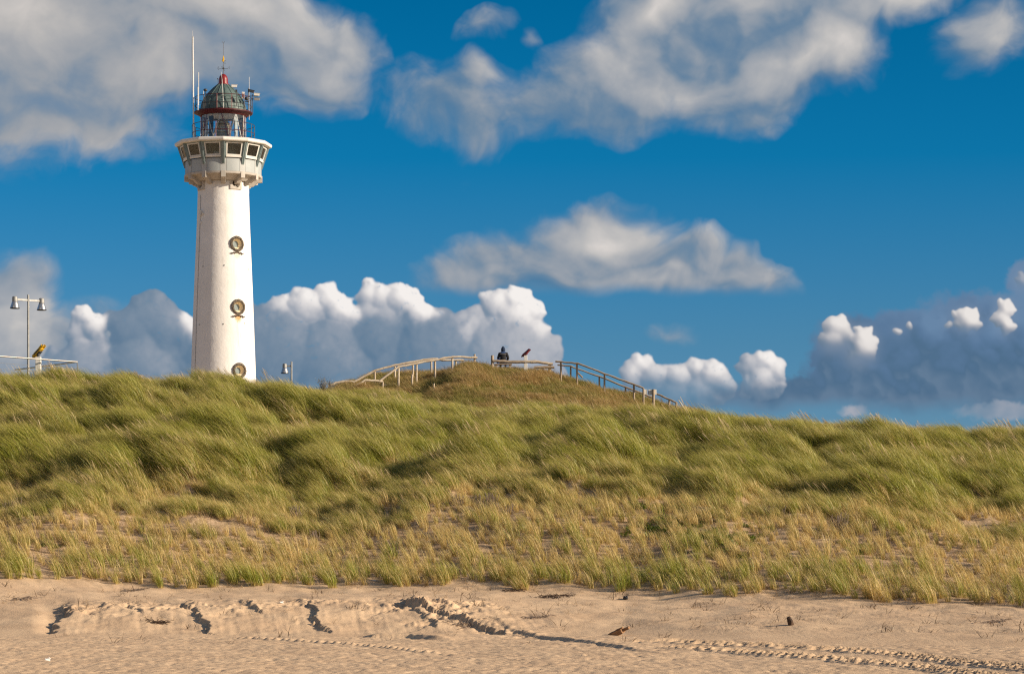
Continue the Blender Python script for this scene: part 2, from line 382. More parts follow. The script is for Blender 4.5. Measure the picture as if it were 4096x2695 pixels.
# ------------------------------------------------------------------ the dune and the beach
def I(u, pts): return np.interp(u, [a for a, _ in pts], [b for _, b in pts])
L_FOOT = [(0, 61.8), (1500, 62), (2500, 60.5), (3000, 58.0), (4096, 54.5)]
L_BANK = [(-600, 2455), (0, 2462), (200, 2440), (300, 2424), (700, 2412), (1300, 2402), (1700, 2396), (2100, 2436), (2600, 2462), (3400, 2500), (4096, 2516)]
L_VEG = [(-600, 2280), (0, 2292), (300, 2330), (700, 2356), (1400, 2356), (2400, 2366), (3100, 2392), (4096, 2426)]
L_MID = [(-600, 2060), (0, 2040), (300, 1990), (900, 2040), (1300, 2080), (1700, 1990), (2300, 1960), (2900, 2010), (3400, 2060), (4096, 2160)]
L_NEAR = [(-600, 1450), (0, 1477), (400, 1484), (700, 1468), (950, 1469), (1150, 1518), (1500, 1580), (2000, 1612), (2400, 1612), (2700, 1642), (3000, 1666), (3300, 1670), (3500, 1670), (3800, 1686), (4096, 1700), (4700, 1770)]
L_SEC = [(0, 1530), (600, 1535), (900, 1528), (1100, 1536), (1250, 1556), (1400, 1580), (1700, 1585), (1900, 1580), (2300, 1588), (2700, 1625), (3000, 1665), (4096, 1740)]
L_HUMP = [(0, 1740), (900, 1740), (1200, 1610), (1300, 1560), (1400, 1520), (1500, 1500), (1560, 1487), (1700, 1480), (1790, 1478), (4096, 1478)]
L_MOUND = [(0, 1640), (900, 1620), (1250, 1572), (1400, 1550), (1500, 1538), (1600, 1530), (1720, 1518), (1790, 1494), (1830, 1460), (1870, 1436), (1910, 1436), (1975, 1456), (2077, 1466), (2190, 1486), (2304, 1506), (2380, 1530), (2493, 1565), (2568, 1588), (2644, 1607), (2760, 1640), (3000, 1700), (4096, 1850)]

def base_height(X, Y):
    X = np.asarray(X, float); Y = np.asarray(Y, float)
    u = CX + X / np.maximum(Y, 30.0) * F
    u = np.clip(u, -900, 4900)
    yf = I(u, L_FOOT)
    def Z(v, y): return EYE + (HZ - v) / F * y
    vm = I(u, L_MID); vn = I(u, L_NEAR)
    ys = [yf - 500, yf, yf + 3.0, yf + 7.0, yf + 17, yf + 28, yf + 40]
    zs = [yf * 0, yf * 0, Z(I(u, L_BANK), yf + 3.0), Z(I(u, L_VEG) + 6, yf + 7.0), Z(vm + 24, yf + 17), Z(vm * .42 + vn * .58 + 56, yf + 28), Z(vn + 55, yf + 40)]
    ys.append(yf + 46); zs.append(zs[-1] - 0.35)
    ys.append(yf * 0 + 119); zs.append(Z(I(u, L_SEC) + 62, 119))
    zm = Z(I(u, L_MOUND) + 15, 135)
    ys += [yf * 0 + 135, yf * 0 + 144, yf * 0 + 160, yf * 0 + 600, yf * 0 + 9000]
    wh = sst(u, 1790, 1880)
    zs += [zm, (zm - 1.4) * wh + Z(I(u, L_HUMP) + 16, 144) * (1 - wh), zm * 0 + 8.6, zm * 0 + 7.0, zm * 0 + 2.0]
    out = np.zeros(np.broadcast(X, Y).shape)
    for i in range(len(ys) - 1):
        m = (Y >= ys[i]) & (Y < ys[i + 1])
        t = np.clip((Y - ys[i]) / (ys[i + 1] - ys[i]), 0, 1)
        out = np.where(m, zs[i] * (1 - t) + zs[i + 1] * t, out)
    return out, yf, u

def polydist(X, Y, pts):
    """signed side distance and arclength to a polyline (positive on the +X side)"""
    best = np.full(X.shape, 1e9); sgn = np.zeros(X.shape); arc = np.zeros(X.shape); s0 = 0
    for (x0, y0), (x1, y1) in zip(pts[:-1], pts[1:]):
        dx, dy = x1 - x0, y1 - y0; L = math.hypot(dx, dy)
        t = ((X - x0) * dx + (Y - y0) * dy) / (L * L); tc = np.clip(t, 0, 1)
        d = np.hypot(X - x0 - tc * dx, Y - y0 - tc * dy); side = ((X - x0) * -dy + (Y - y0) * dx) / L
        if dy < 0: side = side
        m = d < best
        best = np.where(m, d, best); sgn = np.where(m, side, sgn); arc = np.where(m, s0 + t * L, arc); s0 += L
    return best, sgn, arc, s0

def flatpt(u, v):
    y = EYE * F / (v - HZ); return ((u - CX) / F * y, y)

RUT_A = [flatpt(*p) for p in [(2300, 2562), (2732, 2575), (3076, 2590), (3362, 2604), (3649, 2627), (3935, 2658), (4096, 2676), (4500, 2730)]]
RUT_B = [flatpt(*p) for p in [(2450, 2583), (2732, 2595), (2961, 2607), (3190, 2627), (3477, 2650), (3763, 2678), (3878, 2693), (4200, 2735)]]
LIP = [flatpt(*p) for p in [(1900, 2533), (1969, 2536), (2112, 2546), (2342, 2568), (2623, 2608), (2780, 2622)]]
LIP2 = [flatpt(*p) for p in [(1440, 2543), (1500, 2546), (1640, 2547), (1830, 2556)]]
LINE3 = [flatpt(*p) for p in [(900, 2548), (1360, 2575), (1660, 2604), (1900, 2620)]]
BREAKS = [(275, 2428, 215, 2545, .32, 2.6), (745, 2395, 866, 2548, .24, 2.0), (1225, 2392, 1322, 2548, .21, 1.4), (1570, 2372, 2080, 2548, .32, 1.4), (520, 2405, 575, 2440, .14, .5), (985, 2400, 1060, 2440, .16, .5), (1640, 2420, 1760, 2500, .14, .7)]

def sand_detail(X, Y, yf, u, z):
    shp = X.shape
    out = np.zeros(shp)
    # scarp: lobes of slumped sand, each stepping forward to a left-facing edge
    t = np.clip((Y - yf) / 3.0, -.6, 1.8)
    vv = HZ - (z - EYE) / Y * F
    o = np.zeros(shp)
    wob = fbm(X * 1.1, Y * 1.1, 5, .6, 201) * .42 + fbm(X * 6, Y * 6, 3, .5, 203) * .08
    for (ut, vt, ub, vb, A, L) in BREAKS:
        tt = np.clip((vb - vv) / (vb - vt), 0, 1)
        ux = ub + (ut - ub) * tt
        d = (u - ux) / F * Y + wob
        e = np.where(d > 0, np.exp(-np.maximum(d, 0) / L), 0)
        env = sst(tt, -.02, .06) * (1 - sst((vt - 14 - vv), 0, 22))
        o += A * e * env
    scarp = sst(u, 215, 245) * (1 - sst(u, 2050, 2500)) * sst(t, -.08, .12) * (1 - sst(t, 1.0, 1.6))
    slope = 0.40
    out -= slope * (.30 - o) * sst(t, -.02, .25) * (1 - sst(t, .95, 1.5)) * (sst(u, 120, 230) * (1 - sst(u, 2200, 2700)))
    # crumbling blocks near the top edge and along the diagonal break
    cr = fbm(X * 2.4, Y * 2.4, 4, .55, 211)
    blk = np.floor((cr + fbm(X * 9, Y * 9, 3, .6, 215) * .5) * 7) / 7
    tz = t + fbm(X * .55, Y * .8, 3, .5, 213) * .9
    zone = sst(tz, .62, .95) * (1 - sst(tz, 1.0, 1.35)) * sst(t, .15, .4) * (1 - sst(t, 1.2, 1.5)) * sst(u, 230, 330) * (1 - sst(u, 1900, 2100))
    diag = np.exp(-(((u - (1560 + (vv - 2368) * 3.0)) / 90.0) ** 2)) * (vv > 2350) * (vv < 2550) * sst(vv, 2362, 2420) * .75
    zone = zone * (.45 + .55 * sst(fbm(X * .5, Y * .5, 2, .5, 218), -.15, .25) + sst(u, 1180, 1260) * .35) + diag
    out += zone * (blk * .085 + cr * .05)
    streak = fbm(X * 5.5 + Y * .8, Y * .45, 4, .5, 221)
    out += (streak * .016 + fbm(X * .9, Y * .8, 3, .5, 223) * .05) * scarp
    # soft undulation of bank and beach, then wind ripples and footprints
    out += fbm(X * .35, Y * .16, 3, .5, 231) * .05 * sst(yf - Y, -8, 2)
    out += fbm(X * .8 + Y * .5, Y * .9, 3, .5, 235) * .07 * sst(Y, yf + .5, yf + 2)
    flat = sst(yf - Y, -.4, 1.2)
    rp = fbm(X * 3.4, Y * 1.1, 4, .55, 241)
    out += flat * rp * .026
    out += flat * np.minimum(0, fbm(X * 5.5, Y * 2.4, 3, .55, 245) + .14) * .060 * sst(fbm(X * .25, Y * .12, 2, .5, 247), -.25, .1)
    wr = np.sin((X * 1.0 + Y * .35 + fbm(X * .7, Y * .5, 3, .5, 251) * .9) * 2 * math.pi / .16)
    out += wr * .0045 * (flat * .9 + .5 * sst(u, 2400, 3000) * sst(Y, yf - 1, yf + 1))
    # tractor ruts
    for k, pl in enumerate((RUT_A, RUT_B)):
        d, sg, arc, Lt = polydist(X, Y, pl)
        prof = np.exp(-(d / .27) ** 4)
        ph = (arc - sg * 1.0) / .48 + .12 * fbm(X * 3, Y * 3, 2, .5, 260 + k)
        saw = ph - np.floor(ph)
        tooth = np.clip(saw / .74, 0, 1) ** 1.2 * (1 - sst(saw, .74, .86))
        fade = sst(arc, 0.3, 3.5)
        out += fade * (prof * (-.095 + .20 * tooth) + .035 * np.exp(-((d - .30) / .09) ** 2))
    # low lips of wind-cut sand
    d, sg, arc, Lt = polydist(X, Y, LIP)
    wbl = fbm(X * 1.5, Y * .7, 3, .5, 271) * .12
    s_ = sg + wbl
    amp = .065 * sst(arc, 0, 2.5) * (1 - sst(arc, Lt - 5, Lt - .2))
    out += amp * sst(s_, -.16, .02) * np.exp(-np.maximum(s_, 0) / 1.6) * (d < 6)
    d, sg, arc, Lt = polydist(X, Y, LIP2)
    s_ = sg + wbl
    amp = .10 * sst(arc, 0, .9) * (1 - sst(arc, Lt - 1.0, Lt))
    out += amp * sst(s_, -.22, .02) * np.exp(-np.maximum(s_, 0) / 1.0) * (d < 3)
    d, sg, arc, Lt = polydist(X, Y, LINE3)
    out += .055 * sst(sg + wbl * .5, -.09, .01) * np.exp(-np.maximum(sg, 0) / .35) * (d < 2) * (.5 + .5 * np.sin(arc * 17)) * sst(arc, 0, 1) * (1 - sst(arc, Lt - 2, Lt))
    return out

def hummock(X, Y):
    h = fbm(X * .36 + Y * .12, Y * .23, 4, .5, 301)
    h2 = fbm(X * .85 + Y * .25, Y * .5, 3, .5, 305)
    return h, h2

def height(X, Y):
    X = np.atleast_1d(np.asarray(X, float)); Y = np.atleast_1d(np.asarray(Y, float))
    X, Y = np.broadcast_arrays(X, Y)
    z, yf, u = base_height(X, Y)
    # smooth the profile kinks above the bank
    zs = (base_height(X, Y - 2.2)[0] + base_height(X, Y + 2.2)[0] + base_height(X, Y - 1.1)[0] + base_height(X, Y + 1.1)[0] + z) / 5
    w = sst(Y, yf + 5, yf + 8)
    z1 = z * (1 - w) + zs * w
    zb = (base_height(X, Y - .35)[0] + base_height(X, Y + .35)[0] + z1) / 3
    z1 = np.where(w < 1, zb * (1 - w) + z1 * w, z1)
    h, h2 = hummock(X, Y)
    dn = sst(Y, yf + 13, yf + 21)
    z1 = z1 + dn * (h * .95 + h2 * .32) * (1 - .62 * sst(Y, yf + 32, yf + 41)) * (1 - .8 * sst(Y, 150, 170)) + (1 - dn) * sst(Y, yf + 5, yf + 9) * (h2 * .16)
    near = (Y < yf + 9)
    if near.any():
        dd = np.zeros(X.shape)
        idx = np.where(near & (np.abs(X) < 40) & (Y > 20))
        if len(idx[0]): dd[idx] = sand_detail(X[idx], Y[idx], yf[idx], u[idx], z[idx])
        z1 = z1 + dd * (1 - sst(Y, yf + 6, yf + 9))
    return z1

def H1(x, y): return float(height(x, y)[0])

def nonuni(segs):
    """segs: (start, end, step)"""
    out = []
    for a, b, s in segs: out.append(np.arange(a, b - 1e-6, s))
    out.append([segs[-1][1]])
    return np.concatenate(out)

def sand_mat():
    def f(k, b, out):
        geo = k.node('ShaderNodeNewGeometry').outputs['Position']
        n = k.noise(geo, .9, 5, .55); n2 = k.noise(geo, 9, 4, .6); n3 = k.noise(geo, 160, 2, .6)
        c = k.mix(k.sstep(n.outputs['Fac'], .35, .65), (.62, .435, .275), (.71, .51, .325))
        c = k.mix(k.math('MULTIPLY', k.sstep(n2.outputs['Fac'], .55, .72), .35), c, (.40, .265, .15))
        c = k.mix(k.math('MULTIPLY', k.sstep(n3.outputs['Fac'], .60, .75), .45), c, (.30, .20, .12))
        a = k.node('ShaderNodeAttribute', attribute_name='litter').outputs['Fac']
        n4 = k.noise(k.vmath('MULTIPLY', geo, (1, .55, 1)), 7.5, 5, .65)
        la = k.math('MULTIPLY', a, k.sstep(n4.outputs['Fac'], .34, .60))
        lc = k.mix(k.sstep(n2.outputs['Fac'], .4, .6), (.36, .245, .130), (.47, .33, .19))
        c = k.mix(la, c, lc)
        k.put(b.inputs['Base Color'], c)
        hh = k.math('ADD', k.math('MULTIPLY', n2.outputs['Fac'], .6), k.math('MULTIPLY', k.noise(geo, 45, 4, .6).outputs['Fac'], .5))
        bump(k, b, hh, .55, .035)
    return mat("sand", (.5, .35, .2), .95, 0, .1, f)
SAND = sand_mat()

def ground_patch(name, xs, ys, label_kind='structure'):
    Xg, Yg = np.meshgrid(xs, ys)
    Z = height(Xg, Yg)
    n, m = Xg.shape
    co = np.stack([Xg, Yg, Z], -1).reshape(-1, 3)
    i = np.arange(n * m).reshape(n, m)
    f = np.stack([i[:-1, :-1], i[:-1, 1:], i[1:, 1:], i[1:, :-1]], -1).reshape(-1, 4)
    _, yf, u = base_height(Xg, Yg)
    lit = (sst(Yg, yf + 5.5, yf + 9) * .85).ravel()
    o = mesh_np(name, co, f, SAND, True, attrs={'litter': lit})
    o['kind'] = label_kind
    return o

XS = nonuni([(-3000, -600, 400), (-600, -120, 60), (-120, -30, 5), (-30, -15.5, .5), (-15.5, 15.5, .034), (15.5, 30, .5), (30, 120, 5), (120, 600, 60), (600, 3000, 400)])
YS1 = nonuni([(-2500, -300, 400), (-300, 0, 60), (0, 30, 5), (30, 38, .4), (38, 52, .07), (52, 70.0, .042)])
ground_patch('beach', XS, YS1)
XS2 = nonuni([(-3000, -600, 400), (-600, -120, 60), (-120, -40, 5), (-40, 40, .22), (40, 120, 5), (120, 600, 60), (600, 3000, 400)])
YS2 = nonuni([(70.0, 150, .22), (150, 260, 2), (260, 600, 20), (600, 5000, 400)])
ground_patch('dune', XS2, YS2)

# ------------------------------------------------------------------ grass
def grass_mat(name, green1, green2, straw1, straw2, tip=.55, trans=.35):
    m = bpy.data.materials.new(name); m.use_nodes = True; k = NT(m.node_tree)
    out = k.node('ShaderNodeOutputMaterial')
    al = k.node('ShaderNodeAttribute', attribute_name='along').outputs['Fac']
    rn = k.node('ShaderNodeAttribute', attribute_name='rnd').outputs['Fac']
    ti = k.node('ShaderNodeAttribute', attribute_name='tint', attribute_type='INSTANCER').outputs['Fac']
    g = k.mix(rn, green1, green2); s = k.mix(rn, straw1, straw2)
    # bleached base, green middle, straw tips; the share of dead blades follows tint
    dead = k.sstep(k.math('ADD', ti, k.math('SUBTRACT', rn, .5)), .30, .80)
    base = k.sstep(al, .30, .05)
    tp = k.math('MULTIPLY', k.sstep(al, .55, 1.0), tip)
    f = k.math('MAXIMUM', dead, k.math('MAXIMUM', k.math('MULTIPLY', base, .75), tp))
    c = k.mix(f, g, s)
    d = k.node('ShaderNodeBsdfDiffuse'); t = k.node('ShaderNodeBsdfTranslucent'); gl = k.node('ShaderNodeBsdfGlossy')
    k.put(d.inputs[0], c); k.put(t.inputs[0], c)
    mx = k.node('ShaderNodeMixShader'); mx.inputs[0].default_value = trans
    k.l.new(d.outputs[0], mx.inputs[1]); k.l.new(t.outputs[0], mx.inputs[2])
    gl.inputs['Roughness'].default_value = .45; gl.inputs[0].default_value = (.8, .8, .7, 1)
    mx2 = k.node('ShaderNodeMixShader'); mx2.inputs[0].default_value = .035
    k.l.new(mx.outputs[0], mx2.inputs[1]); k.l.new(gl.outputs[0], mx2.inputs[2])
    k.l.new(mx2.outputs[0], out.inputs[0])
    return m

def blades(n, L0, L1, rad, th0, th1, spread, width, segs=5, seed=0, wind=math.pi, heads=False, lift=0.0):
    """n curved ribbons; th0/th1 lean from vertical at foot and tip (radians); wind = heading of the lean"""
    r = np.random.default_rng(seed)
    L = r.uniform(L0, L1, n); a0 = r.uniform(0, 2 * math.pi, n); rr = rad * np.sqrt(r.uniform(0, 1, n))
    bx = rr * np.cos(a0); by = rr * np.sin(a0)
    az = wind + r.normal(0, spread, n)
    t0 = th0 * r.uniform(.3, 1.4, n); t1 = th1 * r.uniform(.6, 1.25, n)
    ox = np.cos(a0) * .20 * rr / max(rad, 1e-3); oy = np.sin(a0) * .20 * rr / max(rad, 1e-3)
    wa = r.uniform(0, math.pi, n)
    K = segs + 1; s = np.linspace(0, 1, K)
    co = np.zeros((n, K, 2, 3)); al = np.zeros((n, K, 2))
    px = bx.copy(); py = by.copy(); pz = np.full(n, -.03 + lift)
    for i in range(K):
        th = t0 + (t1 - t0) * s[i] ** 1.2
        w = width * (1 - s[i] ** 2 * .85) * r.uniform(.75, 1.25, n)
        if heads: w = np.where(s[i] > .72, width * 1.8 * (1 - abs(s[i] - .87) * 5), width * .45)
        wx = np.cos(wa) * w / 2; wy = np.sin(wa) * w / 2
        co[:, i, 0] = np.stack([px - wx, py - wy, pz], -1); co[:, i, 1] = np.stack([px + wx, py + wy, pz], -1)
        al[:, i] = s[i]
        st = L / segs
        px = px + st * (np.sin(th) * np.cos(az) + ox); py = py + st * (np.sin(th) * np.sin(az) + oy); pz = pz + st * np.cos(th)
    idx = np.arange(n * K * 2).reshape(n, K, 2)
    f = np.stack([idx[:, :-1, 0], idx[:, :-1, 1], idx[:, 1:, 1], idx[:, 1:, 0]], -1).reshape(-1, 4)
    rn = np.repeat(r.uniform(0, 1, n), K * 2)
    return co.reshape(-1, 3), f, al.ravel(), rn

def proto(name, parts, material):
    cos, fs, als, rns = [], [], [], []; o = 0
    for co, f, al, rn in parts:
        cos.append(co); fs.append(f + o); als.append(al); rns.append(rn); o += len(co)
    return mesh_np(name, np.concatenate(cos), np.concatenate(fs), material, False, link=False, attrs={'along': np.concatenate(als), 'rnd': np.concatenate(rns)})

def scatter(name, protos, pts, rot, scl, tint, var, label):
    """one ground-cover object whose geometry nodes place the tuft meshes on its points"""
    pc = bpy.data.collections.new(name + '_tufts')
    for p in protos: pc.objects.link(p)
    me = bpy.data.meshes.new(name); me.vertices.add(len(pts)); me.vertices.foreach_set('co', np.ascontiguousarray(pts, np.float32).ravel())
    for an, av, ty in (('rot', rot, 'FLOAT_VECTOR'), ('scl', scl, 'FLOAT_VECTOR'), ('tint', tint, 'FLOAT'), ('var', var, 'INT')):
        a = me.attributes.new(an, ty, 'POINT')
        a.data.foreach_set('vector' if ty == 'FLOAT_VECTOR' else 'value', np.ascontiguousarray(av, np.int32 if ty == 'INT' else np.float32).ravel())
    o = bpy.data.objects.new(name, me); COL.objects.link(o)
    ng = bpy.data.node_groups.new(name + '_nodes', 'GeometryNodeTree')
    ng.interface.new_socket('Geometry', in_out='INPUT', socket_type='NodeSocketGeometry')
    ng.interface.new_socket('Geometry', in_out='OUTPUT', socket_type='NodeSocketGeometry')
    N = ng.nodes; Lk = ng.links
    gi = N.new('NodeGroupInput'); go = N.new('NodeGroupOutput')
    iop = N.new('GeometryNodeInstanceOnPoints'); ci = N.new('GeometryNodeCollectionInfo')
    ci.inputs['Collection'].default_value = pc; ci.inputs['Separate Children'].default_value = True; ci.inputs['Reset Children'].default_value = True
    iop.inputs['Pick Instance'].default_value = True
    def na(nm, ty):
        nd = N.new('GeometryNodeInputNamedAttribute'); nd.data_type = ty; nd.inputs['Name'].default_value = nm; return nd.outputs[0]
    Lk.new(gi.outputs[0], iop.inputs['Points']); Lk.new(ci.outputs[0], iop.inputs['Instance'])
    Lk.new(na('var', 'INT'), iop.inputs['Instance Index'])
    Lk.new(na('rot', 'FLOAT_VECTOR'), iop.inputs['Rotation']); Lk.new(na('scl', 'FLOAT_VECTOR'), iop.inputs['Scale'])
    Lk.new(iop.outputs[0], go.inputs[0])
    md = o.modifiers.new('scatter', 'NODES'); md.node_group = ng
    tag(o, label, name.replace('_', ' '), kind='stuff')
    return o

GRASS = grass_mat('marram_grass', (.210, .255, .024), (.38, .375, .046), (.64, .46, .165), (.78, .60, .27), .50, .40)
DRY = grass_mat('dry_grass', (.17, .185, .03), (.27, .25, .05), (.40, .26, .095), (.54, .37, .16), .75, .35)
STRAW = grass_mat('dead_straw', (.20, .13, .07), (.30, .20, .11), (.30, .20, .11), (.50, .36, .20), .6, .2)
SEED = grass_mat('seed_heads', (.45, .34, .15), (.50, .38, .20), (.62, .46, .26), (.72, .55, .34), .9, .25)

def jitter_grid(x0, x1, y0, y1, dens):
    n = int((x1 - x0) * (y1 - y0) * dens)
    return rng.uniform(x0, x1, n), rng.uniform(y0, y1, n)

def view_cut(x, y, m=6.0):
    k = np.abs(x) < .196 * y + m
    return x[k], y[k]

D2R = math.pi / 180
# tall marram on the upper dune
protos = []
for i in range(7):
    protos.append(proto('marram_tuft_%d' % i, [blades(85, .62, 1.15, .30, .25, 1.35, .24, .0125, 5, 40 + i), blades(26, .35, .7, .30, .2, .8, .9, .011, 4, 80 + i)], GRASS))
for i in range(2):
    protos.append(proto('marram_tuft_stalks_%d' % i, [blades(9, .95, 1.25, .30, .2, .85, .25, .014, 9, 140 + i, heads=True)], SEED))
x, y = jitter_grid(-34, 34, 72, 131, 17)
x, y = view_cut(x, y)
_, yf, u = base_height(x, y)
vm = I(u, L_MID); h, h2 = hummock(x, y)
big = fbm(x * .12, y * .12, 3, .5, 333)
lim = yf + 18.0 + big * 5 + h * 7 + fbm(x * .9, y * .9, 2, .5, 340) * 2.5
edge = sst(y, lim - 2.2, lim + 1.2)
keep = (rng.uniform(0, 1, len(x)) < edge) & (y < 127 + big * 3)
# bare patch on the right flank
bare = np.exp(-((x - 14.0) / 1.9) ** 2 - ((y - 75.5) / 2.0) ** 2)
keep &= bare < .5
keep &= ~((y > 117 + big * 5) & (u > 1700) & (u < 2900))
x, y, h, h2, big, yf, u = (a[keep] for a in (x, y, h, h2, big, yf, u))
z = height(x, y)
n = len(x)
rise = sst(y - yf, 17, 25)
sc = (.52 + .30 * rise + 0.85 * h + .45 * h2 + rng.normal(0, .09, n)).clip(.38, 1.25)
lowz = 1 - .32 * sst(y, yf + 33, yf + 42)
sc *= lowz * .87
swirl = fbm(x * .35, y * .35, 2, .5, 350)
rot = np.stack([rng.normal(0, .08, n), -.10 + swirl * .30 + rng.normal(0, .06, n), swirl * .9 + rng.normal(0, .11, n)], -1)
tint = (.22 - .42 * h - .25 * h2 + .32 * fbm(x * .45, y * .3, 3, .5, 360) + rng.normal(0, .10, n) + .25 * (1 - rise)).clip(0, 1)
var = rng.integers(0, 7, n)
seedz = fbm(x * .22, y * .22, 3, .5, 370) + .55 * np.exp(-((y - (yf + 39)) / 3.0) ** 2) - .10
stk = rng.uniform(0, 1, n) < np.clip(.04 + seedz * .34, .0, .22)
var = np.where(stk, rng.integers(7, 9, n), var)
scatter('dune_grass', protos, np.stack([x, y, z], -1), rot, np.stack([sc, sc, sc], -1), tint, var, 'tall green marram grass blown to the left over the upper dune')
print('dune grass', n)

# planted tufts low on the slope
protos = []
for i in range(8):
    protos.append(proto('planted_tuft_%d' % i, [blades(40, .38, .82, .10, .12, .95, .24, .0115, 5, 240 + i), blades(18, .2, .5, .16, .3, 1.5, 1.2, .009, 4, 280 + i)], GRASS))
gx, gy = np.meshgrid(np.arange(-26, 26, .42), np.arange(58, 95, .46))
x = gx.ravel() + rng.normal(0, .10, gx.size) + .25 * ((np.round(gy.ravel() / .46) % 2)); y = gy.ravel() + rng.normal(0, .08, gx.size)
x2, y2 = jitter_grid(-26, 26, 58, 95, 5.0); x = np.concatenate([x, x2]); y = np.concatenate([y, y2])
x, y = view_cut(x, y)
_, yf, u = base_height(x, y)
h, h2 = hummock(x, y); big = fbm(x * .12, y * .12, 3, .5, 333)
d0 = y - (yf + 7.2 + fbm(x * .5, y * 0, 3, .6, 380) * 1.5)
thin = np.exp(-((x + 9.0) / 4.5) ** 2 - ((y - 77.5) / 2.2) ** 2) * .9 + np.exp(-((x - 14.0) / 2.2) ** 2 - ((y - 74.5) / 2.2) ** 2) * .9 + np.exp(-((x - 10) / 1.6) ** 2 - ((y - 68.5) / 1.4) ** 2) * .7 + np.exp(-((x + 13.) / 3) ** 2 - ((y - 70.2) / 1.2) ** 2) * .5 + np.exp(-((x - 3) / 2.5) ** 2 - ((y - 77.) / 1.0) ** 2) * .6
keep = (d0 > 0) & (y < yf + 24 + big * 4) & (rng.uniform(0, 1, len(x)) > thin * .75 + .04)
x, y, yf, h2, u, d0 = (a[keep] for a in (x, y, yf, h2, u, d0)); n = len(x)
z = height(x, y)
front = np.exp(-(d0 / 2.6) ** 2) * (.7 + .9 * fbm(x * .4, y * .4, 2, .5, 395))
sc = (.54 + .26 * front + .25 * h2 + rng.normal(0, .14, n)).clip(.35, 1.25)
tint = (.86 - .55 * front - .9 * h2 + .30 * fbm(x * .3, y * .3, 3, .5, 390) + rng.normal(0, .15, n)).clip(0, 1)
rot = np.stack([rng.normal(0, .08, n), rng.normal(-.05, .09, n), rng.normal(0, .30, n)], -1)
scatter('planted_grass', protos, np.stack([x, y, z], -1), rot, np.stack([sc, sc, sc * rng.uniform(.85, 1.15, n)], -1), tint, rng.integers(0, 8, n), 'planted marram tufts in loose rows on the lower sandy slope')
print('planted', n)

# brown fine grass on the mound
protos = [proto('fescue_tuft_%d' % i, [blades(85, .26, .58, .24, .4, 1.45, .5, .011, 4, 440 + i)], DRY) for i in range(5)]
x, y = jitter_grid(-26, 26, 113, 150, 14)
_, yf, u = base_height(x, y)
big = fbm(x * .12, y * .12, 3, .5, 333)
keep = ((y > 124 + big * 3) | ((y > 116 + big * 5) & (u > 1680) & (u < 2920))) & (u > 600) & (u < 3300) & (np.abs(x) < 27)
pathy = 137.5 + 0 * x
keep &= ~((np.abs(y - 137.5) < 1.0) & (u > 1300) & (u < 1790))
x, y, u = (a[keep] for a in (x, y, u)); n = len(x); z = height(x, y)
f1 = fbm(x * .35, y * .25, 4, .55, 470)
sc = (.85 + .8 * f1 + rng.normal(0, .12, n)).clip(.45, 1.4)
tint = (.40 + 1.7 * f1 + rng.normal(0, .12, n)).clip(0, 1)
rot = np.stack([rng.normal(0, .12, n), rng.normal(-.1, .12, n), rng.normal(0, .4, n) + f1], -1)
scatter('brown_grass', protos, np.stack([x, y, z], -1), rot, np.stack([sc] * 3, -1), tint, rng.integers(0, 5, n), 'short brown grass matted over the mound below the handrails')
print('brown', n)

# dead straw lying on the sand between the tufts and on the bank
protos = [proto('straw_%d' % i, [blades(11, .12, .42, .26, 1.35, 1.62, 2.5, .012, 3, 540 + i, lift=.035)], STRAW) for i in range(6)]
x, y = jitter_grid(-24, 24, 57, 92, 14)
x, y = view_cut(x, y, 3)
_, yf, u = base_height(x, y); d0 = y - yf
pr = sst(d0, 6.5, 9.0) * 1.0 + .30 * sst(d0, .5, 4.0) * sst(fbm(x * .6, y * .9, 3, .5, 560), -.05, .25)
keep = rng.uniform(0, 1, len(x)) < pr
x, y, d0 = (a[keep] for a in (x, y, d0)); n = len(x); z = height(x, y)
gx_ = (height(x + .15, y) - height(x - .15, y)) / .3; gy_ = (height(x, y + .15) - height(x, y - .15)) / .3
rz = rng.uniform(0, 6.28, n)
rot = np.stack([np.arctan(gy_), -np.arctan(gx_), rz * 0], -1)
sc = rng.uniform(.6, 1.3, n) * np.where(d0 < 7, .62, 1.0)
scatter('straw_litter', protos, np.stack([x, y, z], -1), rot, np.stack([sc] * 3, -1), np.full(n, .8), rng.integers(0, 6, n), 'dead straw and root bits strewn over the sand of the slope')
print('straw', n)
TWIG = grass_mat('dark_twigs', (.07, .045, .03), (.12, .08, .05), (.10, .065, .04), (.22, .15, .09), .3, .1)
protos = [proto('twigs_%d' % i, [blades(7, .10, .34, .18, .9, 1.6, 3.0, .016, 3, 740 + i, lift=.03)], TWIG) for i in range(6)]
x, y = jitter_grid(-16, 16, 55, 72, 3.2)
_, yf, u = base_height(x, y); d0 = y - yf
cl = fbm(x * .55, y * .8, 3, .55, 570)
pr = sst(d0, .3, 2.0) * (1 - sst(d0, 6.5, 8)) * (.10 + .9 * sst(cl, 0.0, .35)) * (.35 + .65 * sst(u, 1300, 1700)) + .05 * sst(d0, -12, -2)
keep = rng.uniform(0, 1, len(x)) < pr
x, y = x[keep], y[keep]; n = len(x); z = height(x, y); sc = rng.uniform(.4, 1.15, n)
scatter('twig_debris', protos, np.stack([x, y, z], -1), np.stack([rng.normal(0, .15, n), rng.normal(0, .15, n), rng.uniform(0, 6.28, n)], -1), np.stack([sc] * 3, -1), np.full(n, .5), rng.integers(0, 6, n), 'dark twigs and rootlets scattered over the sand bank below the grass')
print('twigs', n)

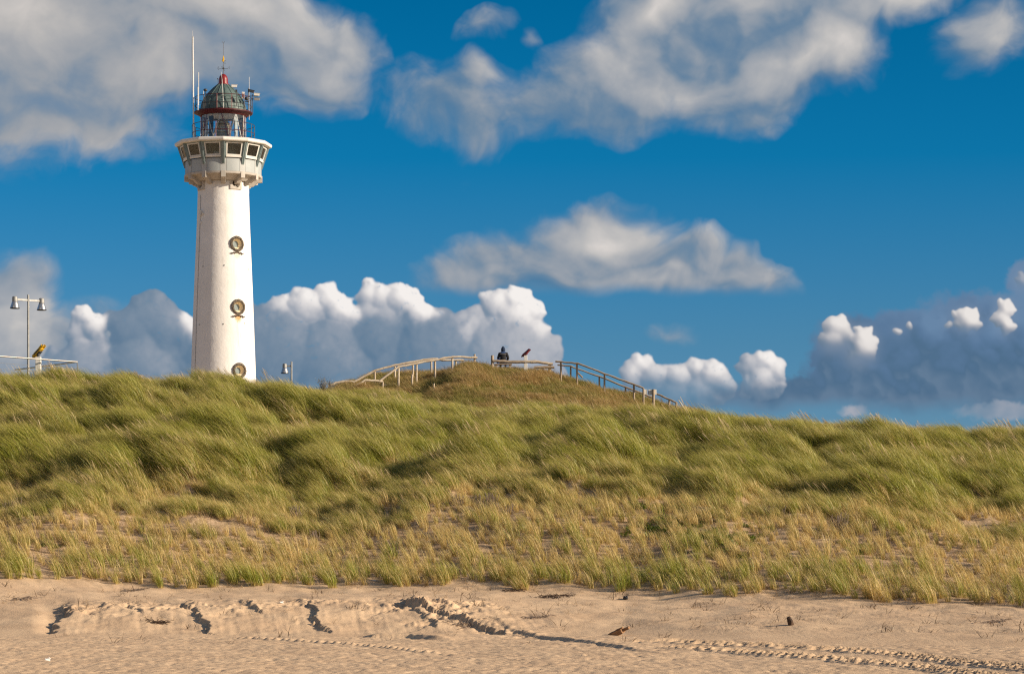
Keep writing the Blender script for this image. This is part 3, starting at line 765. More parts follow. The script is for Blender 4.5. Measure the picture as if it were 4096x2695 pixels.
# ------------------------------------------------------------------ mesh builder for the built things
class MB:
    def __init__(s): s.bm = bmesh.new()
    def lathe(s, prof, n=48, cap=True, c=(0, 0, 0), a0=0.0, a1=2 * math.pi, axis=None):
        full = abs(a1 - a0 - 2 * math.pi) < 1e-6
        m = n if full else n + 1; rings = []
        M = Matrix.Identity(3) if axis is None else Vector((0, 0, 1)).rotation_difference(Vector(axis)).to_matrix()
        for r, z in prof:
            rings.append([s.bm.verts.new(M @ Vector((r * math.sin(a0 + (a1 - a0) * i / n), -r * math.cos(a0 + (a1 - a0) * i / n), z)) + Vector(c)) for i in range(m)])
        for a, b in zip(rings[:-1], rings[1:]):
            for i in range(n if full else n):
                j = (i + 1) % m
                if not full and i == n: continue
                s.bm.faces.new((a[i], a[j], b[j], b[i]))
        if cap and full:
            if prof[0][0] > 1e-4: s.bm.faces.new(rings[0][::-1])
            if prof[-1][0] > 1e-4: s.bm.faces.new(rings[-1])
        return s
    def hexa(s, p):
        """8 points: bottom ring 0-3, top ring 4-7"""
        v = [s.bm.verts.new(Vector(q)) for q in p]
        for f in ((3, 2, 1, 0), (4, 5, 6, 7), (0, 1, 5, 4), (1, 2, 6, 5), (2, 3, 7, 6), (3, 0, 4, 7)): s.bm.faces.new([v[i] for i in f])
        return s
    def box(s, c, size, rot=None):
        hx, hy, hz = (a / 2 for a in size); R = rot if rot is not None else Matrix.Identity(3); c = Vector(c)
        return s.hexa([c + R @ Vector(q) for q in ((-hx, -hy, -hz), (hx, -hy, -hz), (hx, hy, -hz), (-hx, hy, -hz), (-hx, -hy, hz), (hx, -hy, hz), (hx, hy, hz), (-hx, hy, hz))])
    def bar(s, a, b, w, h, up=(0, 0, 1)):
        a, b = Vector(a), Vector(b); d = (b - a).normalized(); x = d.cross(Vector(up))
        if x.length < 1e-4: x = Vector((1, 0, 0))
        x.normalize(); y = x.cross(d).normalized(); x = x * w / 2; y = y * h / 2
        return s.hexa([a - x - y, a + x - y, a + x + y, a - x + y, b - x - y, b + x - y, b + x + y, b - x + y])
    def tube(s, pts, r, n=8, closed=False, jit=0.0):
        pts = [Vector(p) for p in pts]; m = len(pts); rings = []
        rr = r if hasattr(r, '__len__') else [r] * m
        ref = Vector((0.13, 0.21, 1)).normalized()
        for i, p in enumerate(pts):
            q0 = pts[(i - 1) % m] if closed or i > 0 else pts[i]; q1 = pts[(i + 1) % m] if closed or i < m - 1 else pts[i]
            d = (q1 - q0).normalized(); x = d.cross(ref)
            if x.length < .05: x = d.cross(Vector((1, 0, 0)))
            x.normalize(); y = d.cross(x).normalized()
            rings.append([s.bm.verts.new(p + (x * math.cos(2 * math.pi * k / n) + y * math.sin(2 * math.pi * k / n)) * rr[i] * (1 + jit * random.uniform(-1, 1))) for k in range(n)])
        for i in range(m if closed else m - 1):
            a, b = rings[i], rings[(i + 1) % m]
            for k in range(n): s.bm.faces.new((a[k], a[(k + 1) % n], b[(k + 1) % n], b[k]))
        if not closed: s.bm.faces.new(rings[0][::-1]); s.bm.faces.new(rings[-1])
        return s
    def ball(s, c, r, sc=(1, 1, 1), rot=None, seg=10):
        M = Matrix.Translation(Vector(c)) @ (rot.to_4x4() if rot is not None else Matrix.Identity(4)) @ Matrix.Diagonal((*[q * r for q in sc], 1))
        bmesh.ops.create_uvsphere(s.bm, u_segments=seg, v_segments=max(4, seg // 2 + 1), radius=1, matrix=M); return s
    def build(s, name, material, parent=None, smooth=False, bevel=0.0, angle=40):
        bmesh.ops.recalc_face_normals(s.bm, faces=s.bm.faces)
        me = bpy.data.meshes.new(name); s.bm.to_mesh(me); s.bm.free()
        if material: me.materials.append(material)
        o = bpy.data.objects.new(name, me); COL.objects.link(o)
        if parent: o.parent = parent
        if smooth:
            me.polygons.foreach_set('use_smooth', np.ones(len(me.polygons), bool))
            me.set_sharp_from_angle(angle=math.radians(angle))
        if bevel:
            b = o.modifiers.new('bevel', 'BEVEL'); b.width = bevel; b.segments = 2; b.limit_method = 'ANGLE'
        return o

def empty(name, loc, rz=0.0):
    o = bpy.data.objects.new(name, None); COL.objects.link(o); o.location = loc; o.rotation_euler = (0, 0, rz); o.empty_display_size = .2
    return o

def copy_tree(o, parent=None):
    c = o.copy(); COL.objects.link(c)
    if parent: c.parent = parent
    for ch in list(o.children): copy_tree(ch, c)
    return c

def pol(r, th, z): return Vector((r * math.sin(th), -r * math.cos(th), z))

def bool_cut(o, cutters):
    """cut the cutter meshes out of o, keep only the result"""
    for c in cutters:
        md = o.modifiers.new('cut', 'BOOLEAN'); md.object = c; md.operation = 'DIFFERENCE'; md.solver = 'EXACT'
    bpy.context.view_layer.update()
    dg = bpy.context.evaluated_depsgraph_get()
    me = bpy.data.meshes.new_from_object(o.evaluated_get(dg))
    o.modifiers.clear(); o.data = me
    for c in cutters: bpy.data.objects.remove(c, do_unlink=True)

# ------------------------------------------------------------------ materials of built things
SX = 206.0 / F
LX = (893.5 - CX) * SX; LZ = 11.0
def ZV(v): return EYE + (HZ - v) * SX - LZ      # height above the tower foot of photo row v at the tower's distance

def plaster_build(k, b, out):
    tc = k.node('ShaderNodeTexCoord').outputs['Object']
    n = k.noise(tc, .8, 5, .6); n2 = k.noise(k.vmath('MULTIPLY', tc, (3, 3, .22)), 2.2, 5, .6); n3 = k.noise(tc, 9, 4, .6)
    c = k.mix(k.sstep(n.outputs['Fac'], .3, .7), (.84, .82, .79), (.78, .76, .73))
    c = k.mix(k.math('MULTIPLY', k.sstep(n2.outputs['Fac'], .52, .75), .40), c, (.62, .57, .50))
    sp = k.node('ShaderNodeSeparateXYZ'); k.put(sp.inputs[0], tc)
    for (th, v, amp) in ((29.5, 986, .35), (29.5, 1237, .85), (29.5, 1488, .3)):
        r0 = 2.3; p = pol(r0, math.radians(th), ZV(v) - .78)
        dx = k.math('DIVIDE', k.math('SUBTRACT', sp.outputs[0], p.x), .42); dy = k.math('DIVIDE', k.math('SUBTRACT', sp.outputs[1], p.y), .6)
        dz = k.math('SUBTRACT', sp.outputs[2], p.z)
        dz = k.math('DIVIDE', dz, .55)
        rr = k.math('SQRT', k.math('ADD', k.math('ADD', k.math('MULTIPLY', dx, dx), k.math('MULTIPLY', dy, dy)), k.math('MULTIPLY', dz, dz)))
        a = k.math('MULTIPLY', k.sstep(k.math('ADD', rr, k.math('MULTIPLY', k.math('SUBTRACT', n3.outputs['Fac'], .5), 1.2)), 1.0, .25), amp)
        c = k.mix(a, c, (.66, .30, .08))
        dz2 = k.math('DIVIDE', k.math('SUBTRACT', sp.outputs[2], p.z - 1.5), 1.5)
        rr2 = k.math('SQRT', k.math('ADD', k.math('MULTIPLY', dx, dx), k.math('ADD', k.math('MULTIPLY', dy, dy), k.math('MULTIPLY', dz2, dz2))))
        a2 = k.math('MULTIPLY', k.math('MULTIPLY', k.sstep(rr2, 1.3, .1), k.sstep(n2.outputs['Fac'], .38, .6)), amp * .45)
        c = k.mix(a2, c, (.80, .60, .34))
    k.put(b.inputs['Base Color'], c)
    h = k.math('ADD', k.math('MULTIPLY', n3.outputs['Fac'], .5), k.math('MULTIPLY', n.outputs['Fac'], 2.0))
    bump(k, b, k.math('ADD', h, k.math('MULTIPLY', k.noise(tc, 2.6, 3, .5).outputs['Fac'], 1.2)), .28, .05)
M = {}
M['plaster'] = mat('white_plaster', (.82, .8, .76), .8, 0, .2, plaster_build)
M['concrete'] = weathered('painted_concrete', (.52, .48, .43), (.43, .40, .355), 2.2, .85, streak=(.34, .30, .25, .5))
M['panel'] = weathered('pale_grey_panel', (.40, .43, .43), (.36, .39, .39), 1.2, .55, streak=(.46, .45, .42, .35), bmp=.05)  # pale panel grey, darkened in the colour to carry shade from the overhang
M['pilaster'] = weathered('grey_white_pilaster', (.47, .48, .47), (.42, .43, .42), 1.5, .6, bmp=.05)
M['seam'] = mat('dark_seam', (.10, .10, .10), .8)
M['white'] = weathered('white_paint', (.78, .76, .72), (.70, .68, .63), 2.5, .5, streak=(.50, .42, .33, .3), bmp=.05)
M['rib'] = weathered('grey_green_metal', (.27, .33, .33), (.21, .27, .27), 3, .45, bmp=.05)
M['soffit'] = weathered('grey_soffit', (.40, .39, .36), (.33, .32, .30), 3, .8)
M['interior'] = weathered('interior_wall', (.42, .42, .40), (.34, .34, .32), 1.5, .8, bmp=.02)
M['dark'] = mat('dark_interior', (.05, .045, .04), .8)
M['red'] = weathered('red_paint', (.23, .014, .016), (.16, .011, .012), 4, .42, streak=(.15, .03, .02, .5), bmp=.05, spec=.5)
M['darkred'] = weathered('dark_red_paint', (.080, .009, .012), (.055, .007, .009), 4, .5, bmp=.05)
M['black'] = weathered('black_iron', (.030, .034, .040), (.05, .045, .045), 5, .5, spec=.4)
M['copper'] = weathered('green_copper', (.115, .165, .155), (.070, .110, .105), 2.4, .55, .0, .2, streak=(.05, .085, .085, .7), spec=.5)
M['coprib'] = weathered('dark_copper_rib', (.07, .12, .115), (.11, .16, .14), 5, .5)
M['bronze'] = weathered('dark_bronze', (.095, .078, .060), (.16, .13, .095), 9, .6, .25, .5)
M['cream'] = weathered('cream_reveal', (.88, .76, .54), (.84, .70, .46), 3, .8, streak=(.66, .36, .12, .3))  # cream, brightened in the colour to stand for light bounced inside the funnel
M['grey'] = weathered('grey_metal', (.34, .34, .33), (.28, .28, .27), 5, .5, .3, spec=.5)
M['alu'] = weathered('spun_aluminium', (.62, .62, .60), (.50, .50, .49), 6, .32, .85, .05)
M['steel'] = weathered('brushed_steel', (.62, .58, .54), (.50, .47, .44), 6, .35, .8, .05)
M['yellow'] = weathered('yellow_paint', (.78, .46, .015), (.65, .37, .012), 6, .4, spec=.5)
M['maroon'] = weathered('maroon_paint', (.20, .025, .04), (.15, .02, .03), 6, .4, spec=.5)
M['palewood'] = weathered('pale_bare_wood', (.60, .51, .39), (.46, .37, .27), 3.5, .85, 0, .6, stretch=(1, 1, 1), streak=(.28, .20, .13, .6))
M['brownwood'] = weathered('grey_brown_wood', (.40, .32, .24), (.30, .235, .17), 4, .9, 0, .6)
M['driftwood'] = weathered('wet_driftwood', (.36, .20, .10), (.20, .11, .055), 6, .85, 0, .8, stretch=(1, 4, 4))
M['darkwood'] = weathered('dark_driftwood', (.045, .03, .022), (.09, .055, .035), 6, .9, 0, .8)
M['brush'] = weathered('grey_twigs', (.26, .20, .155), (.17, .125, .095), 6, .9)
M['jacket'] = weathered('black_jacket', (.016, .016, .020), (.026, .026, .030), 8, .85)
M['hood'] = weathered('navy_hood', (.018, .035, .075), (.012, .024, .055), 8, .85)
M['stripe'] = mat('grey_stripe', (.30, .28, .27), .7)
M['jeans'] = weathered('blue_jeans', (.03, .065, .16), (.05, .09, .20), 20, .9)
M['bagblue'] = weathered('bright_blue_fabric', (.02, .12, .45), (.015, .09, .36), 8, .7)
M['skin'] = mat('skin', (.55, .36, .27), .5)
M['trash'] = mat('black_plastic', (.015, .015, .018), .35, 0, .5)
M['litter'] = mat('white_plastic', (.8, .78, .75), .5)

def glass_mat(name, tint=(.85, .92, .95), refl=.10):
    m = bpy.data.materials.new(name); m.use_nodes = True; k = NT(m.node_tree)
    out = k.node('ShaderNodeOutputMaterial'); t = k.node('ShaderNodeBsdfTransparent'); g = k.node('ShaderNodeBsdfGlossy')
    t.inputs[0].default_value = (*tint, 1); g.inputs['Roughness'].default_value = .03
    fr = k.node('ShaderNodeFresnel'); fr.inputs[0].default_value = 1.45
    mx = k.node('ShaderNodeMixShader'); k.put(mx.inputs[0], k.math('ADD', k.math('MULTIPLY', fr.outputs[0], .9), refl * .3, clamp=True))
    k.l.new(t.outputs[0], mx.inputs[1]); k.l.new(g.outputs[0], mx.inputs[2]); k.l.new(mx.outputs[0], out.inputs[0]); return m
M['glass'] = glass_mat('window_glass')
M['lantern_glass'] = glass_mat('lantern_glass', (.93, .96, .98), .2)
def lens_build(k, b, out):
    b.inputs['Transmission Weight'].default_value = .55; b.inputs['IOR'].default_value = 1.45
    tc = k.node('ShaderNodeTexCoord').outputs['Object']; sp = k.node('ShaderNodeSeparateXYZ'); k.put(sp.inputs[0], tc)
    w = k.math('SINE', k.math('MULTIPLY', sp.outputs[2], 60))
    k.put(b.inputs['Base Color'], k.mix(k.sstep(w, -.2, .4), (.20, .15, .07), (.72, .66, .48)))
M['lens'] = mat('fresnel_lens', (.7, .65, .5), .15, 0, .6, lens_build)

# ------------------------------------------------------------------ the lighthouse
def wreath_porthole(tower, th, z, r_shaft):
    """bronze wreath round a funnel-shaped opening"""
    n = pol(1, th, 0); c = n * (r_shaft + .01) + Vector((0, 0, z)); sx = Vector((math.cos(th), math.sin(th), 0)); up = Vector((0, 0, 1))
    w = MB()
    for ring, (rr, sz, off) in enumerate(((.485, .085, .03), (.55, .080, .0), (.43, .06, .02))):
        m = 30
        for i in range(m):
            a = 2 * math.pi * (i + ring * .5) / m
            p = c + sx * math.cos(a) * rr + up * math.sin(a) * rr + n * (off + random.uniform(0, .02))
            t = (-sx * math.sin(a) + up * math.cos(a)) + n * random.uniform(-.5, .5) + (sx * math.cos(a) + up * math.sin(a)) * random.uniform(-.4, .7)
            R = t.to_track_quat('X', 'Z').to_matrix()
            w.ball(p, sz * random.uniform(.8, 1.15), (1.1, .55, .75), R, 7)
    ring_pts = [c + sx * math.cos(a) * .49 + up * math.sin(a) * .49 for a in [2 * math.pi * i / 40 for i in range(40)]]
    w.tube(ring_pts, .075, 7, closed=True)
    wr = w.build('wreath', M['bronze'], tower, True, angle=50)
    b = MB()
    for s in (-1, 1):
        pts = []
        for i in range(13):
            q = i / 12
            pts.append(c + sx * s * (.04 + .52 * q) + up * (-.66 - .10 * q + .055 * math.sin(q * 15)) + n * .04)
        b.tube(pts, [.05 * (1.15 - .5 * i / 12) for i in range(13)], 6)
    b.ball(c - up * .64 + n * .05, .085, (1, .7, 1), None, 8)
    b.build('ribbon', M['bronze'], wr, True)
    f = MB(); f.lathe([(.47, .04), (.425, .02), (.255, -.30), (.24, -.31)], 32, cap=False, c=tuple(c), axis=tuple(n))
    fo = f.build('window_reveal', M['cream'], tower, True)
    g = MB(); g.lathe([(0.001, -.29), (.262, -.29)], 24, cap=False, c=tuple(c), axis=tuple(n)); g.build('pane', M['porthole'], fo)

M['porthole'] = mat('porthole_glass', (.20, .24, .24), .15, 0, .7)  # pale base colour stands in for reflected sky

def build_lighthouse():
    L = empty('lighthouse', (LX, 206.0, LZ))
    tag(L, 'tall white round lighthouse with a green copper dome and red cap', 'lighthouse')
    rad = lambda z: float(np.interp(z, [0, ZV(1530), ZV(1200), ZV(900), ZV(735), 30], [2.86, 2.52, 2.29, 2.045, 1.945, 1.93]))
    zs = np.linspace(0, ZV(716), 60)
    t = MB(); t.lathe([(rad(z), z) for z in zs], 96)
    tower = t.build('tower', M['plaster'], L, True)
    D = math.radians
    ports = [(D(29.5), ZV(986)), (D(29.5), ZV(1237)), (D(29.5), ZV(1489)), (D(-150), ZV(1110)), (D(-150), ZV(1360))]
    cut = []
    for th, z in ports:
        c = MB(); n = pol(1, th, 0); c.lathe([(.455, -.35), (.455, .5)], 28, c=tuple(n * (rad(z) - .25) + Vector((0, 0, z))), axis=tuple(n)); cut.append(c.build('cut', None, L))
    blocks = [D(29 + 90 * i) for i in range(4)]
    zb = ZV(745)
    for th in blocks:
        c = MB(); n = pol(1, th, 0); c.lathe([(.37, -.60), (.37, .5)], 28, c=tuple(n * 1.90 + Vector((0, 0, zb))), axis=tuple(n)); cut.append(c.build('cut', None, L))
    bool_cut(tower, cut)
    tower.data.polygons.foreach_set('use_smooth', np.ones(len(tower.data.polygons), bool)); tower.data.set_sharp_from_angle(angle=D(35))
    for th, z in ports: wreath_porthole(tower, th, z, rad(z))
    # cornice band and square blocks with conical openings
    b = MB(); b.lathe([(1.99, ZV(736)), (2.0, ZV(734)), (2.0, ZV(719)), (1.9, ZV(719))], 96, cap=False)
    b.build('neck_band', M['concrete'], L, True)
    for th in blocks:
        n = pol(1, th, 0); sx = Vector((math.cos(th), math.sin(th), 0))
        q = MB(); pr = []
        K = 10; w = .49
        outer, inner = [], []
        for i in range(K + 1):
            a = (i / K - .5) * 2 * math.asin(w / 2.03)
            outer.append(pol(2.06, th + a, 0)); inner.append(pol(1.70, th + a, 0))
        z0, z1 = ZV(769), ZV(721)
        for i in range(K):
            q.hexa([inner[i] + Vector((0, 0, z0)), outer[i] + Vector((0, 0, z0)), outer[i + 1] + Vector((0, 0, z0)), inner[i + 1] + Vector((0, 0, z0)),
                    inner[i] + Vector((0, 0, z1)), outer[i] + Vector((0, 0, z1)), outer[i + 1] + Vector((0, 0, z1)), inner[i + 1] + Vector((0, 0, z1))])
        bmesh.ops.remove_doubles(q.bm, verts=q.bm.verts, dist=1e-4)
        dup = [f for f in q.bm.faces if all(len(e.link_faces) > 2 for e in f.edges)]
        seen = {}
        for f in list(q.bm.faces):
            key = tuple(sorted(v.index for v in f.verts))
        q.bm.verts.index_update(); bad = []
        for f in q.bm.faces:
            key = tuple(sorted(v.index for v in f.verts))
            if key in seen: bad += [f, seen[key]]
            seen[key] = f
        bmesh.ops.delete(q.bm, geom=list(set(bad)), context='FACES_ONLY')
        o = q.build('porthole_block', M['concrete'], L)
        cc = n * 2.06 + Vector((0, 0, zb))
        c = MB(); c.lathe([(.36, .1), (.35, 0), (.17, -.30), (.16, -.5)], 28, c=tuple(cc), axis=tuple(n)); bool_cut(o, [c.build('cut', None, L)])
        p = MB(); p.lathe([(.001, -.31), (.22, -.31)], 20, cap=False, c=tuple(cc), axis=tuple(n)); p.build('pane', M['dark'], o)
    # platform: sloping underside, brackets, drum wall
    zw0, zw1 = 20.58, 21.60
    u = MB(); u.lathe([(1.92, ZV(722)), (2.02, ZV(716)), (2.15, 20.02), (2.55, 20.36), (2.94, 20.42), (2.97, 20.50), (2.97, zw0), (2.6, zw0)], 96, cap=False)
    u.build('platform', M['concrete'], L, True, angle=25)
    for i in range(12):
        th = D(30 * i); s = Vector((math.cos(th), math.sin(th), 0)) * .175
        prof = [(1.90, 19.72), (2.30, 19.80), (2.62, 20.08), (3.0, 20.12), (3.0, zw0 + .015), (1.90, zw0 - .03)]
        q = MB(); A = [q.bm.verts.new(pol(r, th, z) - s) for r, z in prof]; B = [q.bm.verts.new(pol(r, th, z) + s) for r, z in prof]
        q.bm.faces.new(A); q.bm.faces.new(B[::-1])
        for j in range(len(prof)): q.bm.faces.new((A[j], A[(j + 1) % 6], B[(j + 1) % 6], B[j]))
        q.build('bracket', M['concrete'], L, bevel=.012)
    w = MB(); w.lathe([(2.6, zw0), (2.90, zw0), (2.90, zw1), (2.6, zw1)], 96, cap=False); w.build('drum_wall', M['seam'], L, True)
    for i in range(12):
        th = D(30 * i); a = D(4.6)
        q = MB(); q.lathe([(2.895, zw0 + .01), (2.945, zw0 + .01), (2.945, zw1 - .01), (2.895, zw1 - .01)], 4, cap=False, a0=th - a, a1=th + a); q.build('pilaster', M['pilaster'], L, True)
        th = D(30 * i + 15); a = D(15 - 5.0)
        q = MB(); q.lathe([(2.893, zw0 + .015), (2.935, zw0 + .015), (2.935, zw1 - .04), (2.893, zw1 - .04)], 10, cap=False, a0=th - a, a1=th + a); q.build('wall_panel', M['panel'], L, True)
    # window band: twelve outward leaning facets
    zs0, zs1 = 21.63, 22.80; R0, R1 = 3.03, 3.40
    fl = MB(); fl.lathe([(0.02, 21.50), (2.88, 21.50), (2.88, 21.56), (.02, 21.56)], 48, cap=False); fl.build('floor', M['interior'], L)
    co = MB(); co.lathe([(.95, 21.565), (.95, 22.84)], 32, cap=False); co.build('stair_core', M['interior'], L, True)
    for th, r, sz, mt in ((D(-14), 1.75, (.55, .5, .62), 'white'), (D(4), 2.35, (.5, .25, .8), 'interior'), (D(-42), 1.9, (.06, .9, 1.15), 'interior'), (D(150), 2.0, (.9, .5, .7), 'interior'), (D(80), 2.1, (.5, .8, .7), 'dark')):
        q = MB(); q.box(pol(r, th, 21.565 + sz[2] / 2), sz, Matrix.Rotation(th, 3, 'Z')); q.build('cabinet', M[mt], L, bevel=.01)
    ring = MB()
    for i in range(12):
        pass
    def quad(i, s, t, off=0.0):
        a0, a1 = D(30 * i), D(30 * i + 30)
        lo = pol(R0, a0, zs0).lerp(pol(R0, a1, zs0), s); hi = pol(R1, a0, zs1).lerp(pol(R1, a1, zs1), s)
        n = (pol(R0, a1, zs0) - pol(R0, a0, zs0)).cross(pol(R1, a0, zs1) - pol(R0, a0, zs0)).normalized()
        if n.dot(pol(1, D(30 * i + 15), 0)) < 0: n = -n
        return lo.lerp(hi, t) + n * off
    def slab(mb, i, s0, s1, t0, t1, o0, o1):
        mb.hexa([quad(i, s0, t0, o0), quad(i, s1, t0, o0), quad(i, s1, t0, o1), quad(i, s0, t0, o1), quad(i, s0, t1, o0), quad(i, s1, t1, o0), quad(i, s1, t1, o1), quad(i, s0, t1, o1)])
    for i in range(12):
        q = MB()   # grey casing round the sash
        slab(q, i, .02, .14, 0, 1, -.08, 0); slab(q, i, .86, .98, 0, 1, -.08, 0); slab(q, i, .14, .86, .90, 1, -.08, 0); slab(q, i, .14, .86, 0, .13, -.08, 0)
        q.build('window_casing', M['rib'], L)
        q = MB()
        slab(q, i, .135, .185, .12, .94, -.03, .035); slab(q, i, .815, .865, .12, .94, -.03, .035)
        slab(q, i, .185, .815, .88, .94, -.03, .035); slab(q, i, .185, .815, .12, .20, -.03, .035)
        slab(q, i, .12, .88, .02, .115, -.02, .085)
        wn = q.build('window', M['white'], L, bevel=.006)
        q = MB(); slab(q, i, .186, .814, .201, .879, -.008, .004); q.build('pane', M['glass'], wn)
        # rib on the corner
        th = D(30 * i); s = Vector((math.cos(th), math.sin(th), 0))
        q = MB()
        for dxx, ww, oo in ((-.085, .05, .0), (.085, .05, .0), (0, .085, -.045), (-.030, .018, .03), (.030, .018, .03)):
            a = pol(2.965 + oo, th, 21.12) + s * dxx; b = pol(3.52 + oo, th, 22.80) + s * dxx
            a2 = pol(2.90 + oo, th, 21.30) + s * dxx; b2 = pol(3.34 + oo, th, 22.80) + s * dxx
            h = s * ww / 2
            q.hexa([a - h, a + h, a2 + h, a2 - h, b - h, b + h, b2 + h, b2 - h])
        q.build('rib', M['rib'], L)
    # twelve-sided roof
    def gon(r, z): return [pol(r, D(30 * i), z) for i in range(12)]
    r = MB(); prof = [(3.0, 22.80), (3.62, 22.80), (3.70, 22.83), (3.74, 22.90), (3.74, 23.04), (3.66, 23.10), (1.7, 23.16)]
    rings = [[r.bm.verts.new(p) for p in gon(a, z)] for a, z in prof]
    for a, b in zip(rings[:-1], rings[1:]):
        for i in range(12): r.bm.faces.new((a[i], a[(i + 1) % 12], b[(i + 1) % 12], b[i]))
    r.build('roof', M['white'], L)
    c = MB(); c.lathe([(.96, 22.86), (3.15, 22.84)], 48, cap=False); c.build('ceiling', M['soffit'], L)
    # lantern room
    zl = 23.16
    q = MB(); q.lathe([(1.6, zl - .02), (1.84, zl - .02), (1.84, zl + .16), (1.78, zl + .20), (1.68, zl + .20)], 64, cap=False); q.build('lantern_base', M['red'], L, True)
    q = MB(); q.lathe([(1.74, zl + .19), (1.74, 25.18)], 64, cap=False); q.build('lantern_glass', M['lantern_glass'], L, True)
    q = MB(); q.lathe([(.02, zl + .02), (1.7, zl + .02)], 48, cap=False); q.build('lantern_floor', M['soffit'], L)
    zt = 25.20; nB = 18
    for j, (mt, nm) in enumerate((('white', 'lattice_bar'), ('red', 'glazing_bar'))):
        for i in range(nB):
            if (i % 3 == 0) != (j == 1): continue
            a = 2 * math.pi * (i + .2) / nB; d = 2 * math.pi / nB * (.95 if i % 2 else -.95)
            q = MB(); q.tube([pol(1.70, a + d * k / 5 - d / 2, zl + .2 + (zt - zl - .2) * k / 5) for k in range(6)], .040, 6); q.build(nm, M[mt], L, True)
    for a in (-72, -95, 62, 100, 150, 210):
        q = MB(); q.tube([pol(1.755, D(a), zl + .18), pol(1.755, D(a), zt)], .028, 6); q.build('glazing_post', M['red' if a in (-72, 100) else 'white'], L)
    q = MB(); q.lathe([(.30, zl + .02), (.34, zl + .25), (.50, zl + .32), (.56, zl + .5), (.58, zl + .85), (.57, zl + 1.12), (.50, zl + 1.35), (.38, zl + 1.60), (.22, zl + 1.78), (.05, zl + 1.84)], 32); lens = q.build('lens', M['lens'], L, True)
    q = MB()
    for k in range(9):
        z = zl + .4 + k * .16; rr = float(np.interp(z - zl, [.3, .5, 1.12, 1.35, 1.6, 1.84], [.50, .57, .58, .51, .39, .10]))
        q.tube([pol(rr, 2 * math.pi * m / 28, z) for m in range(28)], .014, 5, closed=True)
    for m in range(6):
        a = D(20 + 60 * m); q.tube([pol(rr_ + .015, a, zl + z_) for rr_, z_ in ((.50, .32), (.57, .5), (.59, .85), (.58, 1.12), (.51, 1.35), (.39, 1.6), (.2, 1.8))], .016, 5)
    q.build('lens_frame', M['bronze'], lens, True)
    q = MB(); q.box(pol(1.1, D(-58), zl + 1.0), (.34, .12, 1.95), Matrix.Rotation(D(-20), 3, 'Z')); q.build('curtain', M['hood'], L, bevel=.02)
    q = MB(); q.box(pol(1.3, D(48), zl + 1.0), (.30, .10, 1.9), Matrix.Rotation(D(48), 3, 'Z')); q.build('blind', M['panel'], L, bevel=.02)
    # upper gallery, dome, cap
    q = MB(); q.lathe([(1.70, 25.17), (1.84, 25.17), (1.86, 25.22), (2.18, 25.38), (2.25, 25.40), (2.25, 25.49), (1.74, 25.52)], 64, cap=False); q.build('upper_gallery', M['darkred'], L, True, angle=30)
    q = MB(); q.lathe([(.05, 25.24), (1.75, 25.24)], 48, cap=False); q.build('lantern_ceiling', M['white'], L)
    dome = [(1.76, 25.50), (1.755, 25.62), (1.72, 25.95), (1.62, 26.25), (1.48, 26.55), (1.28, 26.85), (1.02, 27.12), (.76, 27.38), (.55, 27.56), (.42, 27.66)]
    q = MB(); q.lathe(dome, 64, cap=False); dm = q.build('dome', M['copper'], L, True, angle=60)
    for i in range(16):
        a = D(22.5 * i + 6); q = MB(); q.tube([pol(rr + .012, a, z) for rr, z in dome], .026, 5); q.build('dome_rib', M['coprib'], dm, True)
    q = MB()
    for z, rr in ((25.60, 1.77), (26.55, 1.495)): q.tube([pol(rr, 2 * math.pi * m / 48, z) for m in range(48)], .022, 5, closed=True)
    q.build('seam_ring', M['coprib'], dm, True)
    q = MB(); q.lathe([(.30, 27.62), (.47, 27.63), (.47, 27.68), (.36, 27.73), (.345, 28.0), (.345, 28.08), (.30, 28.26), (.20, 28.40), (.07, 28.47), (.02, 28.48)], 32); q.build('cap', M['red'], L, True, angle=30)
    # vane
    q = MB(); q.tube([(0, 0, 28.45), (0, 0, 29.2)], .028, 6); q.tube([(0, 0, 29.2), (0, 0, 30.88)], .016, 6); q.ball((0, 0, 28.92), .075, seg=8)
    for s in (-1, 1): q.tube([(0, 0, 30.86), (.07 * s, 0, 30.93), (.075 * s, 0, 31.02)], .012, 5)
    vane = q.build('weather_vane', M['black'], L, True)
    q = MB()
    for a in (0, 90, 180, 270):
        p = pol(.36, D(a + 78), 28.88); q.tube([(0, 0, 28.88), p], .013, 5)
        if a == 0: q.tube([p + Vector((0, 0, -.07)), p + Vector((0, 0, .16)), p + Vector((.12, 0, -.04)), p + Vector((.13, 0, .18))], .014, 5)
        elif a == 180: q.tube([p + Vector((.05 * math.cos(t) - .02, 0, .10 * math.sin(t) + .05)) for t in np.linspace(.6, 5.4, 9)], .016, 5)
        else: q.tube([p + Vector((.04, 0, .12)), p + Vector((-.05, 0, .12)), p + Vector((-.05, 0, -.06)), p + Vector((.05, 0, -.06))], .012, 5)
    q.build('compass_letters', M['black'], vane, True)
    q = MB(); q.tube([(.02, 0, 29.30), (.02, 0, 29.52)], .012, 5)
    for t in (0, .10, .20): q.tube([(.015, 0, 29.31 + t), (.20 - .05 * (t == .10), 0, 29.31 + t)], .011, 4)
    q.build('vane_letter', M['black'], vane)
    q = MB(); q.ball((0, 0, 29.62), .10, (.7, .4, 2.2), seg=8); q.ball((-.05, 0, 29.52), .07, (.8, .4, 1.4), seg=8); q.ball((.01, 0, 29.86), .04, (.7, .5, 1.6), seg=6); q.build('gilt_figure', M['yellow'], vane, True)
